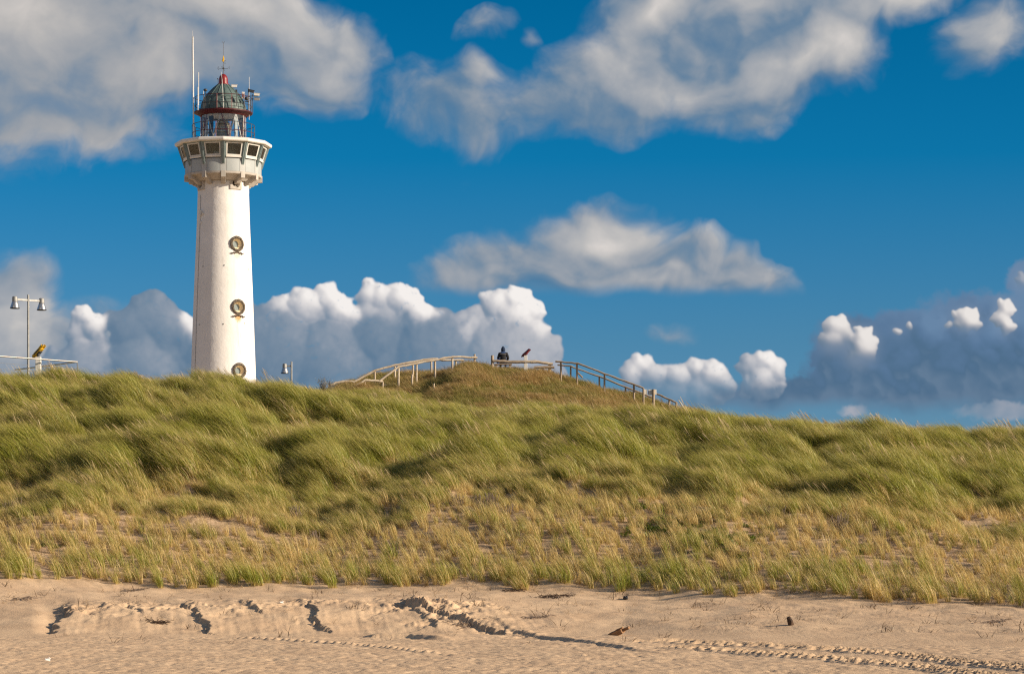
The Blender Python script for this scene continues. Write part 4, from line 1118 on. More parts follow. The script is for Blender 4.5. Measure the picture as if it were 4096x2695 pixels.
    # railings
    def railing(name, Rr, z0, hs, npost, mats, offd=0):
        root = None
        for hgt, mt in zip(hs, mats):
            q = MB(); q.tube([pol(Rr, 2 * math.pi * m / 60, z0 + hgt) for m in range(60)], .024, 6, closed=True)
            o = q.build(name if root is None else 'mid_rail', M[mt], L if root is None else root, True)
            root = root or o
        for i in range(npost):
            a = 2 * math.pi * i / npost + offd; q = MB(); q.tube([pol(Rr, a, z0 - .04), pol(Rr, a, z0 + hs[0])], .026, 6); q.build('railing_post', M['black' if math.cos(a) < .8 else 'red'], root)
        return root
    railing('upper_railing', 2.19, 25.50, (1.10, .46), 12, ('darkred', 'black'), D(17))
    railing('lower_railing', 2.40, 23.16, (1.32, .68), 14, ('black', 'darkred'), D(12))
    # masts and aerials
    def px(u): return (u - 893.0) * SX
    q = MB(); q.tube([(px(775.5), -.5, 23.1), (px(772), -.5, ZV(158))], [.062, .045], 8); q.tube([(px(772), -.5, ZV(158)), (px(771), -.5, ZV(132))], .010, 5)
    q.ball((px(772), -.5, ZV(157)), .075, (1.2, 1.2, .4), seg=8); mast = q.build('mast', M['white'], L, True)
    q = MB(); q.tube([(px(769), -.5, ZV(160)), (px(764), -.5, ZV(300)), (px(770), -.5, ZV(500))], .007, 4); q.build('halyard', M['black'], mast)
    for nm_, (uu, va, vb, rr, yy) in enumerate(((795.5, 310, 400, .028, -1.9), (793, 368, 420, .030, -1.9), (813.5, 352, 440, .024, 1.0), (846, 343, 360, .02, .6), (995.5, 310, 440, .018, -.3))):
        q = MB(); q.tube([(px(uu), yy if abs(px(uu)) > 1.75 else -math.sqrt(max(0, 2.19 ** 2 - px(uu) ** 2)) * (1 if yy < 0 else -1), ZV(va)), (px(uu), yy if abs(px(uu)) > 1.75 else -math.sqrt(max(0, 2.19 ** 2 - px(uu) ** 2)) * (1 if yy < 0 else -1), ZV(vb + 40))], rr, 6)
        q.build('aerial', M['white'], L)
    q = MB(); q.tube([(px(887.5), -1.0, 27.9), (px(890), -1.9, 26.9), (px(893.5), -2.2, 25.7), (px(894), -2.2, 25.4)], .022, 6); q.tube([(px(884), -.2, ZV(290)), (px(887.5), -1.0, 27.9)], .016, 5); q.build('whip_aerial', M['white'], L)
    # cameras and brackets on the right of the gallery
    y0 = -1.0
    q = MB(); q.tube([(px(992), y0, 25.5), (px(992), y0, ZV(360))], .035, 6); q.tube([(px(1009), y0, 25.3), (px(1009), y0, ZV(385))], .028, 6); q.tube([(px(992), y0, ZV(392)), (px(1030), y0, ZV(392))], .025, 6)
    q.tube([(px(992), y0, ZV(404)), (px(1022), y0, ZV(404))], .02, 6); q.tube([(px(985), y0, ZV(414)), (px(995), y0, ZV(414))], .045, 6); q.build('camera_bracket', M['black'], L)
    for uu, vv, mt, yy, ang in ((1003.5, 373, 'black', y0, .22), (1025, 386, 'white', y0, .06), (1026, 404, 'grey', y0, .03), (935.5, 362.5, 'white', -1.95, .03)):
        q = MB(); q.box((px(uu), yy, ZV(vv)), (.42, .17, .17), Matrix.Rotation(ang, 3, 'Y')); q.box((px(uu) + .02, yy, ZV(vv) + .10), (.50, .21, .02), Matrix.Rotation(ang, 3, 'Y')); q.build('camera', M[mt], L, bevel=.01)
    q = MB(); q.box((px(971), -1.75, ZV(396)), (.22, .12, .50)); q.build('equipment_box', M['white'], L, bevel=.01)
    q = MB(); q.box((px(975), -1.83, ZV(399)), (.05, .05, .34)); q.box((px(968), -1.83, ZV(396)), (.03, .05, .34)); q.build('signal_strip', M['red'], L)
    q = MB(); q.ball((px(985), -1.2, ZV(404)), .16, (1, .8, 1), seg=10); q.box((px(944), -1.98, ZV(381)), (.14, .1, .16)); q.tube([(px(945), -2.0, ZV(381)), (px(945), -2.0, ZV(440))], .03, 5); q.build('loudspeaker', M['black'], L, True)
    q = MB(); q.tube([(px(872), .6, ZV(345)), (px(872), .6, ZV(312))], .02, 5); q.ball((px(870), .6, ZV(311)), .05, seg=6); q.ball((px(876), .6, ZV(312)), .04, seg=6); q.build('wind_meter', M['black'], L)
    q = MB(); q.ball((px(822), -1.5, ZV(376)), .13, (1.2, .8, .9), seg=8); q.tube([(px(822), -1.5, ZV(380)), (px(822), -1.6, ZV(440))], .03, 5); q.build('floodlight', M['black'], L, True)
    # lightning conductor, lamp and box on the shaft
    q = MB(); q.tube([pol(rad(z) + .02, D(-60), z) for z in np.linspace(ZV(1520), ZV(790), 20)], .016, 5)
    for z in np.linspace(ZV(1500), ZV(800), 14): q.box(pol(rad(z) + .02, D(-60), z), (.05, .05, .05), Matrix.Rotation(D(-60), 3, 'Z'))
    q.build('conductor_cable', M['grey'], tower)
    q = MB(); q.box(pol(rad(19) + .15, D(-56), ZV(862)), (.14, .16, .42), Matrix.Rotation(D(-56), 3, 'Z')); q.ball(pol(rad(19) + .10, D(-49), ZV(864)), .09, seg=8); q.box(pol(rad(19) + .08, D(-56), ZV(898)), (.14, .12, .18), Matrix.Rotation(D(-56), 3, 'Z'))
    q.build('wall_lamp', M['white'], tower, bevel=.01)
    q = MB()
    for uu, vv in ((897, 1073), (993, 1082), (894, 1306), (799, 1306), (976, 1300), (813, 1075)):
        s_ = (uu - 893) * SX; z = ZV(vv); th = math.asin(max(-1, min(1, s_ / rad(z)))); q.box(pol(rad(z) + .02, th, z), (.06, .05, .08), Matrix.Rotation(th, 3, 'Z'))
    q.build('wall_anchor', M['grey'], tower)
    L.rotation_euler = (0, 0, math.atan2(-LX, 206.0))   # a roof corner points at the beach
    return L
build_lighthouse()

# ------------------------------------------------------------------ street lamps
def lamp_head(root, x, y, z, sgn_to):
    """bell-shaped aluminium luminaire hanging at (x, y) with its arm meeting the neck at height z"""
    q = MB(); q.lathe([(.02, .13), (.085, .13), (.115, .10), (.12, -.02), (.12, -.09), (.105, -.10)], 24, c=(x, y, z)); hd = q.build('lamp_housing', M['grey'], root, True, angle=30)
    q = MB(); q.lathe([(.115, -.10), (.135, -.13), (.15, -.19), (.185, -.29), (.205, -.365), (.213, -.385), (.205, -.385), (.18, -.30), (.13, -.15), (.09, -.12)], 32, cap=False, c=(x, y, z)); sh = q.build('lamp_shade', M['alu'], root, True, angle=60)
    q = MB(); q.lathe([(.205, -.375), (.217, -.383), (.217, -.405), (.20, -.41)], 32, cap=False, c=(x, y, z)); q.lathe([(.001, -.40), (.205, -.395)], 24, cap=False, c=(x, y, z)); q.build('rim', M['black'], sh, True)
    q = MB(); q.box((x - .03, y - .20, z - .34), (.03, .03, .08)); q.build('clip', M['steel'], sh)

def street_lamp(u, Y, vtop, arms, label):
    x = (u - CX) / F * Y; zt = EYE + (HZ - vtop) / F * Y; zg = H1(x, Y) - .1
    root = empty('street_lamp', (x, Y, zg)); h = zt - zg
    q = MB(); q.tube([(0, 0, 0), (0, 0, h)], [.056, .048], 16); q.build('pole', M['grey'], root, True)
    q = MB(); q.lathe([(.09, 0), (.09, .25), (.055, .30)], 16); q.build('pole_base', M['grey'], root, True)
    for dx, dy in arms:
        L_ = math.hypot(dx, dy); ux, uy = dx / L_, dy / L_
        q = MB(); q.bar((ux * .04, uy * .04, h - .24), (dx - ux * .10, dy - uy * .10, h - .24), .06, .085); q.build('arm', M['grey'], root, bevel=.006)
        lamp_head(root, dx, dy, h - .24, None)
    tag(root, label, 'street lamp'); return root
street_lamp(113, 118, 1179, [(-.52, -.40), (.52, .42)], 'tall grey street lamp with two bell-shaped heads at the far left')
street_lamp(1166, 145, 1446, [(-.37, 0)], 'grey street lamp with one bell-shaped head to the right of the lighthouse')

# ------------------------------------------------------------------ coin binoculars
def coin_binoculars(u, v, Y, size, pitch, yaw, paint, post_w, post_drop, label):
    """head pivot at photo pixel (u, v); size = body length"""
    p = P(u, v, Y); zg = H1(p.x, Y) - .1
    root = empty('coin_binoculars', (p.x, Y, zg)); h = p.z - zg
    q = MB(); q.box((0, 0, (h - post_drop) / 2), (post_w, post_w, h - post_drop)); q.build('pedestal', M['white'], root, bevel=.012)
    q = MB(); q.tube([(0, 0, h - post_drop), (0, 0, h - .03)], [.06, .055], 12); q.build('swivel', M['black'], root, True)
    R = Matrix.Rotation(yaw, 3, 'Z') @ Matrix.Rotation(-pitch, 3, 'Y'); c = Vector((0, 0, h + .05)); s = size
    q = MB(); q.box(c + R @ Vector((-.03 * s, 0, 0)), (.80 * s, .30 * s, .15 * s), R); q.box(c + R @ Vector((.02 * s, 0, .09 * s)), (.62 * s, .22 * s, .06 * s), R)
    hd = q.build('head', paint, root, bevel=.02)
    for sy in (-1, 1):
        q = MB(); a = c + R @ Vector((.30 * s, .095 * s * sy, .03 * s)); b = c + R @ Vector((.54 * s, .095 * s * sy, .03 * s)); q.tube([a, b], .086 * s, 16); br = q.build('barrel', paint, hd, True)
        q = MB(); d = (b - a).normalized(); q.tube([b - d * .01, b + d * .004], .062 * s, 16); q.build('objective_lens', M['trash'], br)
        q = MB(); a = c + R @ Vector((-.42 * s, .05 * s * sy, .0)); b = c + R @ Vector((-.52 * s, .05 * s * sy, -.0)); q.tube([a, b], .035 * s, 12); q.build('eyepiece', M['black'], hd, True)
    q = MB(); q.box(c + R @ Vector((.02 * s, 0, -.10 * s)), (.30 * s, .22 * s, .07 * s), R); q.build('coin_box', M['black'] if paint is M['yellow'] else paint, hd, bevel=.008)
    q = MB(); q.box(c + R @ Vector((-.02 * s, -.152 * s, .0)), (.50 * s, .006, .07 * s), R); q.build('side_plate', M['black'] if paint is M['yellow'] else M['maroon'], hd)
    tag(root, label, 'binoculars'); return root
coin_binoculars(153.5, 1412, 111, .74, math.radians(36), -.62, M['yellow'], .22, .16, 'yellow and black coin binoculars on a white pedestal behind the steel railing')
coin_binoculars(2102.5, 1417, 134.2, .56, math.radians(36), -.5, M['maroon'], .17, .06, 'maroon coin binoculars on a white pedestal on top of the mound')

# ------------------------------------------------------------------ steel railing at the left
def steel_railing():
    root = empty('steel_railing', (P(308, 1447, 112).x, 112, H1(P(308, 1447, 112).x, 112)))
    ox, oy, oz = root.location; o = Vector((ox, oy, oz)); bpy.context.view_layer.update()
    zt = P(308, 1447, 112).z
    def at(u, Y, z=zt): return Vector(((u - CX) / F * Y, Y, z)) - o
    a, b, c = at(-420, 105.0), at(309, 112.0), at(60, 116.6)
    q = MB(); q.tube([a, b], .036, 10); q.build('top_rail', M['steel'], root, True)
    q = MB(); q.tube([b, c], .032, 10); q.build('top_rail', M['steel'], root, True)
    foot = at(321, 111.9, H1(at(321, 111.9).x + ox, 111.9) - .1)
    q = MB(); q.bar(b, foot, .05, .10, (0, 1, 0)); q.build('post', M['steel'], root, bevel=.006)
    for uu, Y in ((-60, 108.3), (-300, 106.1)):
        p = at(uu, Y); zf = H1(p.x + ox, Y) - .1 - oz; q = MB(); q.bar(p, (p.x, p.y, zf), .05, .10, (0, 1, 0)); q.build('post', M['steel'], root, bevel=.006)
    for k, dz in enumerate((.28, .52, .76)):
        q = MB(); q.tube([a - Vector((0, 0, dz)), b - Vector((0, 0, dz)) + (foot - b) * dz / (b.z - foot.z) * .98 * Vector((1, 0, 0)).x * 0, c - Vector((0, 0, dz))], .006, 5); q.build('wire', M['steel'], root)
    tag(root, 'low brushed-steel railing with thin wires beside the two-headed lamp', 'railing')
steel_railing()
def stone_post():
    p = P(208, 1462, 113); zg = H1(p.x, 113) - .1
    q = MB(); q.box((0, 0, (p.z - zg) / 2), (.09, .09, p.z - zg)); o = q.build('wooden_stake', M['palewood'], None, bevel=.008); o.location = (p.x, 113, zg)
    tag(o, 'short pale stake standing inside the steel railing', 'stake')
stone_post()

# ------------------------------------------------------------------ wooden handrails
def z6(x, y): return (1850 + x / 2.644, 1350 + y / 2.644)
def z5(x, y): return (1050 + x / 2.644, 1350 + y / 2.644)
def log_pts(pts, Y0, Y1, o, sag=.012):
    out = []; n = len(pts)
    us = [p[0] for p in pts]
    for i in range(n - 1):
        for k in range(4):
            t = k / 4; u = pts[i][0] * (1 - t) + pts[i + 1][0] * t; v = pts[i][1] * (1 - t) + pts[i + 1][1] * t
            Y = Y0 + (Y1 - Y0) * (u - us[0]) / (us[-1] - us[0]); out.append(P(u, v, Y) - o + Vector((0, 0, random.uniform(-sag, sag))))
    out.append(P(pts[-1][0], pts[-1][1], Y1) - o)
    return out
def handrail(name, label, cat, rails, posts, Y0, Y1, ua, ub, wood, r=.05, pr=.052, group=None):
    Yof = lambda u: Y0 + (Y1 - Y0) * (u - ua) / (ub - ua)
    u0 = posts[0][0][0]; Y = Yof(u0); x = (u0 - CX) / F * Y; root = empty(name, (x, Y, H1(x, Y))); o = Vector(root.location)
    for pts, rr, w in rails:
        q = MB(); lp = log_pts(pts, Yof(pts[0][0]), Yof(pts[-1][0]), o); q.tube(lp, [rr * random.uniform(.9, 1.1) for _ in lp], 9, jit=.06); q.build('rail', M[w or wood], root, True, angle=70)
    for (u, v), *w in posts:
        Y = Yof(u) + .06; p = P(u, v, Y); zg = H1(p.x, Y) - .15
        if p.z < zg + .3: zg = p.z - .5
        q = MB(); q.tube([Vector((p.x, Y, zg)) - o, Vector((p.x + random.uniform(-.01, .01), Y, (zg + p.z) / 2)) - o, p - o], [pr * 1.05, pr, pr * .96], 9, jit=.04); q.build('post', M[w[0] if w else wood], root, True, angle=50)
    tag(root, label, cat, group); return root
HR = None
handrail('handrail', 'pale bare-log handrail climbing the left flank of the mound, lower and nearer one', 'handrail',
         [([z5(980, 512), z5(1085, 450), z5(1180, 455), z5(1275, 466)], .055, None), ([z5(1240, 457), z5(1340, 380), z5(1440, 308), z5(1620, 275), z5(1740, 250), z5(1825, 238), z5(1930, 215), z5(2010, 205), z5(2130, 205), z5(2270, 214)], .055, None)],
         [(p,) for p in (z5(1085, 455), z5(1272, 470), z5(1440, 312), z5(1630, 280), z5(1825, 242))] + [(z5(2008, 208),), (z6(128, 175), 'brownwood')], 132.5, 134.0, z5(980, 0)[0], z5(2270, 0)[0], 'palewood')
handrail('handrail', 'pale bare-log handrail climbing the left flank of the mound, farther one behind the path', 'handrail',
         [([z5(695, 515), z5(775, 478), z5(880, 462), z5(970, 468), z5(1190, 345), z5(1400, 292), z5(1560, 262), z5(1700, 235), z5(1830, 225), z5(1900, 236), z5(2130, 240)], .058, None)],
         [(p,) for p in (z5(965, 470), z5(1187, 348), z5(1400, 300), z5(1592, 262), z5(1785, 230), z5(2045, 238))], 136.6, 137.6, z5(695, 0)[0], z5(2130, 0)[0], 'palewood')
handrail('log_rail', 'thick weathered log rail across the summit below the seated person', 'rail',
         [([z6(318, 246), z6(480, 255), z6(668, 258)], .075, 'brownwood'), ([z6(672, 254), z6(800, 258), z6(955, 280)], .078, 'palewood'), ([z6(760, 316), z6(860, 312), z6(972, 316)], .078, 'brownwood')],
         [(z6(315, 188), 'brownwood'), (z6(922, 288), 'palewood')], 133.7, 133.7, 1900, 2300, 'brownwood', pr=.075)
handrail('handrail', 'tall brown round-pole handrail going down the right flank of the mound', 'handrail',
         [([z6(983, 252), z6(1100, 264), z6(1215, 273), z6(1500, 381), z6(1700, 455), z6(1815, 497), z6(1915, 536)], .045, None)],
         [(p,) for p in (z6(1040, 266), z6(1210, 280), z6(1502, 386), z6(1813, 500))], 131.5, 130.5, z6(983, 0)[0], z6(1915, 0)[0], 'brownwood', pr=.050)
handrail('handrail', 'low brown round-pole handrail behind the tall one on the right flank', 'handrail',
         [([z6(1005, 288), z6(1145, 302), z6(1220, 331), z6(1450, 412), z6(1725, 522), z6(1900, 590), z6(2012, 634)], .042, None), ([z6(1218, 370), z6(1272, 422)], .04, None)],
         [(p,) for p in (z6(1145, 308), z6(1447, 418), z6(1725, 525))], 134.5, 133.5, z6(1005, 0)[0], z6(2012, 0)[0], 'brownwood', pr=.048)
handrail('handrail', 'short brown pole handrail running out to the right of the white signs', 'handrail',
         [([z6(2050, 594), z6(2120, 622), z6(2180, 650), z6(2268, 690)], .045, None)], [(z6(2187, 656),), (z6(2262, 692),)], 130.5, 130.0, z6(2050, 0)[0], z6(2268, 0)[0], 'brownwood', pr=.05)
for k, (pt, Y, lab) in enumerate(((z5(1582, 390), 131.6, 'short thick stake below the pale handrails'), (z5(1814, 484), 126.5, 'tiny pale stake in the grass left of the mound'), (z5(1962, 488), 126.8, 'tiny pale stake at the foot of the brown mound grass'))):
    p = P(pt[0], pt[1], Y); zg = min(H1(p.x, Y) - .2, p.z - .3)
    q = MB(); q.tube([(0, 0, 0), (0, 0, p.z - zg)], .05 if k == 0 else .035, 9, jit=.05); o = q.build('wooden_stake', M['palewood'], None, True, angle=50); o.location = (p.x, Y, zg); tag(o, lab, 'stake')

def path_edging():
    pts = [z5(1270, 478), z5(1430, 455), z5(1560, 430), z5(1690, 402), z5(1790, 380), z5(1890, 362)]
    Y = 134.6; o0 = P(*pts[0], Y); root = empty('path_edging', o0); lp = []
    for a, b in zip(pts[:-1], pts[1:]):
        pa, pb = P(*a, Y), P(*b, Y); pa.z = H1(pa.x, Y) + .12; pb.z = H1(pb.x, Y) + .12
        q = MB(); q.tube([pa - o0, pb - o0], .055, 8, jit=.05); q.build('log', M['palewood'], root, True)
    tag(root, 'low pale logs edging the path between the left handrails', 'path edging')
path_edging()

# ------------------------------------------------------------------ signs
def sign(u0, u1, v0, v1, Y, posts, label, accent):
    a, b = P(u0, v1, Y), P(u1, v0, Y); cx = (a.x + b.x) / 2; zg = H1(cx, Y) - .2
    root = empty('info_sign', (cx, Y, zg))
    q = MB(); q.box((0, 0, (a.z + b.z) / 2 - zg), (b.x - a.x, .035, b.z - a.z)); bd = q.build('board', M['litter2'], root, bevel=.004)
    q = MB(); q.box(((b.x - a.x) * accent[0], -.0195, (a.z + b.z) / 2 - zg + (b.z - a.z) * accent[1]), ((b.x - a.x) * accent[2], .004, (b.z - a.z) * accent[3])); q.build('marking', M[accent[4]], bd)
    for (u, v, r, dy) in posts:
        p = P(u, v, Y); q = MB(); q.tube([(p.x - cx, dy, 0), (p.x - cx, dy, p.z - zg)], r, 12, jit=.03); q.build('post', M['brownwood'], root, True, angle=50)
    tag(root, label, 'sign')
M['litter2'] = weathered('white_sign_board', (.78, .76, .70), (.70, .68, .62), 6, .5)
sign(2574, 2589, 1557, 1577, 129.5, [(2573.5, 1554, .05, -.06)], 'small white sign board on a thin post, left one of the pair', (.42, 0, .1, .95, 'grey'))
sign(2592, 2626, 1557.5, 1578, 129.0, [(2613.5, 1557, .068, -.09)], 'wider white sign board behind a thick wooden post, right one of the pair', (-.47, 0, .05, .95, 'bagblue'))

# ------------------------------------------------------------------ the seated person
def skin_body(name, joints, edges, material, parent=None, root_i=0, sub=2):
    me = bpy.data.meshes.new(name); me.from_pydata([j[0] for j in joints], edges, []); me.update()
    o = bpy.data.objects.new(name, me); COL.objects.link(o)
    if parent: o.parent = parent
    sk = o.modifiers.new('skin', 'SKIN'); sk.use_smooth_shade = True
    ly = me.skin_vertices[0].data if me.skin_vertices else None
    if ly is None:
        bm = bmesh.new(); bm.from_mesh(me); bm.verts.layers.skin.verify(); bm.to_mesh(me); bm.free(); ly = me.skin_vertices[0].data
    for i, j in enumerate(joints): ly[i].radius = j[1] if hasattr(j[1], '__len__') else (j[1], j[1]); ly[i].use_root = (i == root_i)
    ss = o.modifiers.new('sub', 'SUBSURF'); ss.levels = sub; ss.render_levels = sub
    me.materials.append(material); return o

def seated_person():
    Y = 134.25; px_ = Y / F
    p = P(2012.5, 1440, Y); seat = p.z - .17; zg = H1(p.x, Y)
    bench = empty('bench', (p.x, Y + .05, zg))
    q = MB(); q.box((0, 0, seat - .04 - zg), (.9, .30, .06)); q.build('seat', M['brownwood'], bench, bevel=.01)
    for s in (-1, 1):
        q = MB(); q.box((s * .34, 0, (seat - .07 - zg) / 2 - .1), (.10, .24, seat - .07 - zg + .2)); q.build('leg', M['brownwood'], bench, bevel=.01)
    tag(bench, 'low wooden bench under the person behind the log rail', 'bench')
    root = empty('person', (p.x, Y, seat)); tag(root, 'person in a black jacket and navy hood seated with back turned', 'person')
    # +Y is forward (away from the camera); seat at z=0
    J = [((0, 0, .10), (.155, .12)), ((0, .00, .28), (.150, .115)), ((0, .02, .44), (.175, .12)), ((0, .045, .54), (.12, .085)), ((0, .06, .62), (.06, .06)), ((0, .085, .72), (.085, .095)), ((0, .09, .80), (.06, .07)),
         ((.09, .06, .06), (.095, .09)), ((.12, .44, .06), (.07, .07)), ((.13, .46, -.34), (.045, .045)), ((.13, .58, -.38), (.04, .035)),
         ((-.09, .06, .06), (.095, .09)), ((-.13, .44, .06), (.07, .07)), ((-.14, .46, -.34), (.045, .045)), ((-.14, .58, -.38), (.04, .035)),
         ((.185, .03, .50), (.068, .065)), ((.245, .03, .24), (.055, .055)), ((.13, .26, .14), (.042, .042)),
         ((-.185, .03, .50), (.068, .065)), ((-.245, .03, .24), (.055, .055)), ((-.13, .26, .14), (.042, .042))]
    E = [(0, 1), (1, 2), (2, 3), (3, 4), (4, 5), (5, 6), (0, 7), (7, 8), (8, 9), (9, 10), (0, 11), (11, 12), (12, 13), (13, 14), (3, 15), (15, 16), (16, 17), (3, 18), (18, 19), (19, 20)]
    body = skin_body('body', J, E, M['jeans'], root)
    # jacket over the trunk and arms
    JJ = [((0, .0, .07), (.185, .145)), ((0, -.005, .24), (.165, .135)), ((0, .01, .40), (.185, .14)), ((0, .035, .52), (.135, .105)), ((0, .05, .585), (.085, .08)),
          ((.18, .03, .49), (.085, .085)), ((.255, .02, .25), (.074, .074)), ((.15, .25, .145), (.056, .056)), ((-.18, .03, .49), (.085, .085)), ((-.255, .02, .25), (.074, .074)), ((-.15, .25, .145), (.056, .056))]
    skin_body('jacket', JJ, [(0, 1), (1, 2), (2, 3), (3, 4), (3, 5), (5, 6), (6, 7), (3, 8), (8, 9), (9, 10)], M['jacket'], root)
    skin_body('hood', [((0, .05, .56), (.105, .10)), ((0, .055, .655), (.118, .118)), ((0, .065, .75), (.120, .125)), ((0, .055, .825), (.075, .08)), ((0, .02, .87), (.022, .022))], [(0, 1), (1, 2), (2, 3), (3, 4)], M['hood'], root)
    q = MB(); q.tube([(-.15, -.108, .475), (-.08, -.135, .468), (0, -.142, .465), (.08, -.135, .468), (.15, -.108, .475)], .010, 6); q.build('reflective_stripe', M['stripe'], root, True)
    # face inside the hood opening, looking away from the camera
    q = MB(); q.ball((0, .125, .735), .085, (.82, .75, 1.1), seg=16); q.ball((0, .20, .72), .017, (.8, 1, 1.4), seg=8); q.tube([(-.022, .187, .685), (0, .192, .683), (.022, .187, .685)], .006, 5)
    for s in (-1, 1): q.ball((s * .028, .183, .748), .010, seg=6)
    q.build('face', M['skin'], root, True)
    for s in (-1, 1):
        h = MB(); b = Vector((s * .12, .28, .135))
        h.ball(b + Vector((0, .035, 0)), .042, (.9, 1.1, .45), seg=10)
        for k in range(5):
            if k < 4: f0 = b + Vector((-.03 + .02 * k, .075, 0)); h.tube([f0, f0 + Vector((0, .035 + .006 * (k in (1, 2)), -.008)), f0 + Vector((0, .05, -.03))], [.0095, .009, .007], 6)
            else: f0 = b + Vector((-s * .035, .03, 0)); h.tube([f0, f0 + Vector((-s * .025, .025, -.006)), f0 + Vector((-s * .03, .05, -.015))], [.011, .010, .008], 6)
        h.build('hand', M['skin'], root, True)
    for s in (-1, 1):
        q = MB(); q.ball((s * .135, .52, -.40), .07, (.75, 1.9, .7), seg=12); q.build('shoe', M['trash'], root, True)
    bx = P(1995.5, 1434, Y - .05)
    q = MB(); q.ball((0, 0, .06), .13, (.85, .55, .85), seg=14); q.ball((-.04, 0, .0), .10, (.9, .6, .8), seg=12); bag = q.build('bag_body', M['bagblue'], None, True)
    bg = empty('bag', (bx.x, Y - .0, seat - .01 + .08)); bag.parent = bg; tag(bg, 'small bright blue bag beside the seated person', 'bag')
    q = MB(); q.tube([(-.06, 0, .14), (-.03, 0, .20), (.03, 0, .20), (.06, 0, .14)], .008, 6); q.build('strap', M['bagblue'], bg, True)
seated_person()

# ------------------------------------------------------------------ things lying on or growing from the slope
def on_ground(u, v, y0=45.0, y1=110.0):
    """first point of the ground seen at photo pixel (u, v)"""
    ys = np.arange(y0, y1, .1); xs = (u - CX) / F * ys; zs = height(xs, ys); vv = HZ - (zs - EYE) / ys * F
    k = np.argmax(vv <= v); return Vector((xs[k], ys[k], zs[k]))

def brushwood(u, v, n, w, h, lean, label, fallen=False, seed=0):
    p = on_ground(u, v); r = random.Random(seed); q = MB()
    for i in range(n):
        x = r.uniform(-w, w); y = r.uniform(-.12, .12); L = h * r.uniform(.5, 1.05); a = lean + r.gauss(0, .16); b = r.gauss(0, .18)
        if fallen: d = Vector((r.choice((-1, 1)) * math.cos(r.gauss(0, .5)), r.gauss(0, .35), abs(r.gauss(.1, .25))))
        else: d = Vector((math.sin(a), math.sin(b), math.cos(a)))
        d.normalize(); s = Vector((x, y, H1(p.x + x, p.y + y) - p.z - .08)); m = s + d * L * .5 + Vector((r.uniform(-.02, .02), 0, r.uniform(-.02, .02)))
        q.tube([s, m, s + d * L], [.011, .009, .006], 5)
    o = q.build('brushwood_bundle', M['brush'], None); o.location = p; tag(o, label, 'brushwood'); return o
brushwood(1945, 2048, 90, .26, .62, -.05, 'dense upright grey twig bundle between the tall grass and the planted slope', seed=1)
brushwood(1828, 2020, 26, .18, .42, -.1, 'small thin twig bundle to the left of the dense upright one', seed=2)
brushwood(1195, 2085, 42, .12, .62, -.22, 'pale twig bundle leaning left on the left half of the slope', seed=3)
brushwood(1262, 2160, 30, .12, .38, -.2, 'small pale twig bundle right below the leaning one', seed=4)
brushwood(3358, 2135, 70, .16, .62, .0, 'dark upright twig bundle at the right end of the slope', seed=5)
brushwood(3440, 2180, 90, .55, .60, 0, 'collapsed grey twigs sliding down beside the dark upright bundle', True, seed=6)
brushwood(3520, 2235, 40, .22, .3, 0, 'small heap of broken twigs at the foot of the collapsed ones', True, seed=7)
brushwood(45, 2060, 60, .30, .50, -.1, 'grey twig bundle at the far left edge of the slope', seed=8)
brushwood(3090, 2065, 50, .30, .42, 0, 'low dark twig row under the grass edge in the right half', seed=9)
brushwood(2030, 2060, 24, .20, .45, -.15, 'sparse pale twig tuft right of the dense upright bundle', seed=10)
brushwood(2300, 2120, 26, .35, .55, 0, 'few loose pale twigs lying across the middle of the slope', True, seed=11)

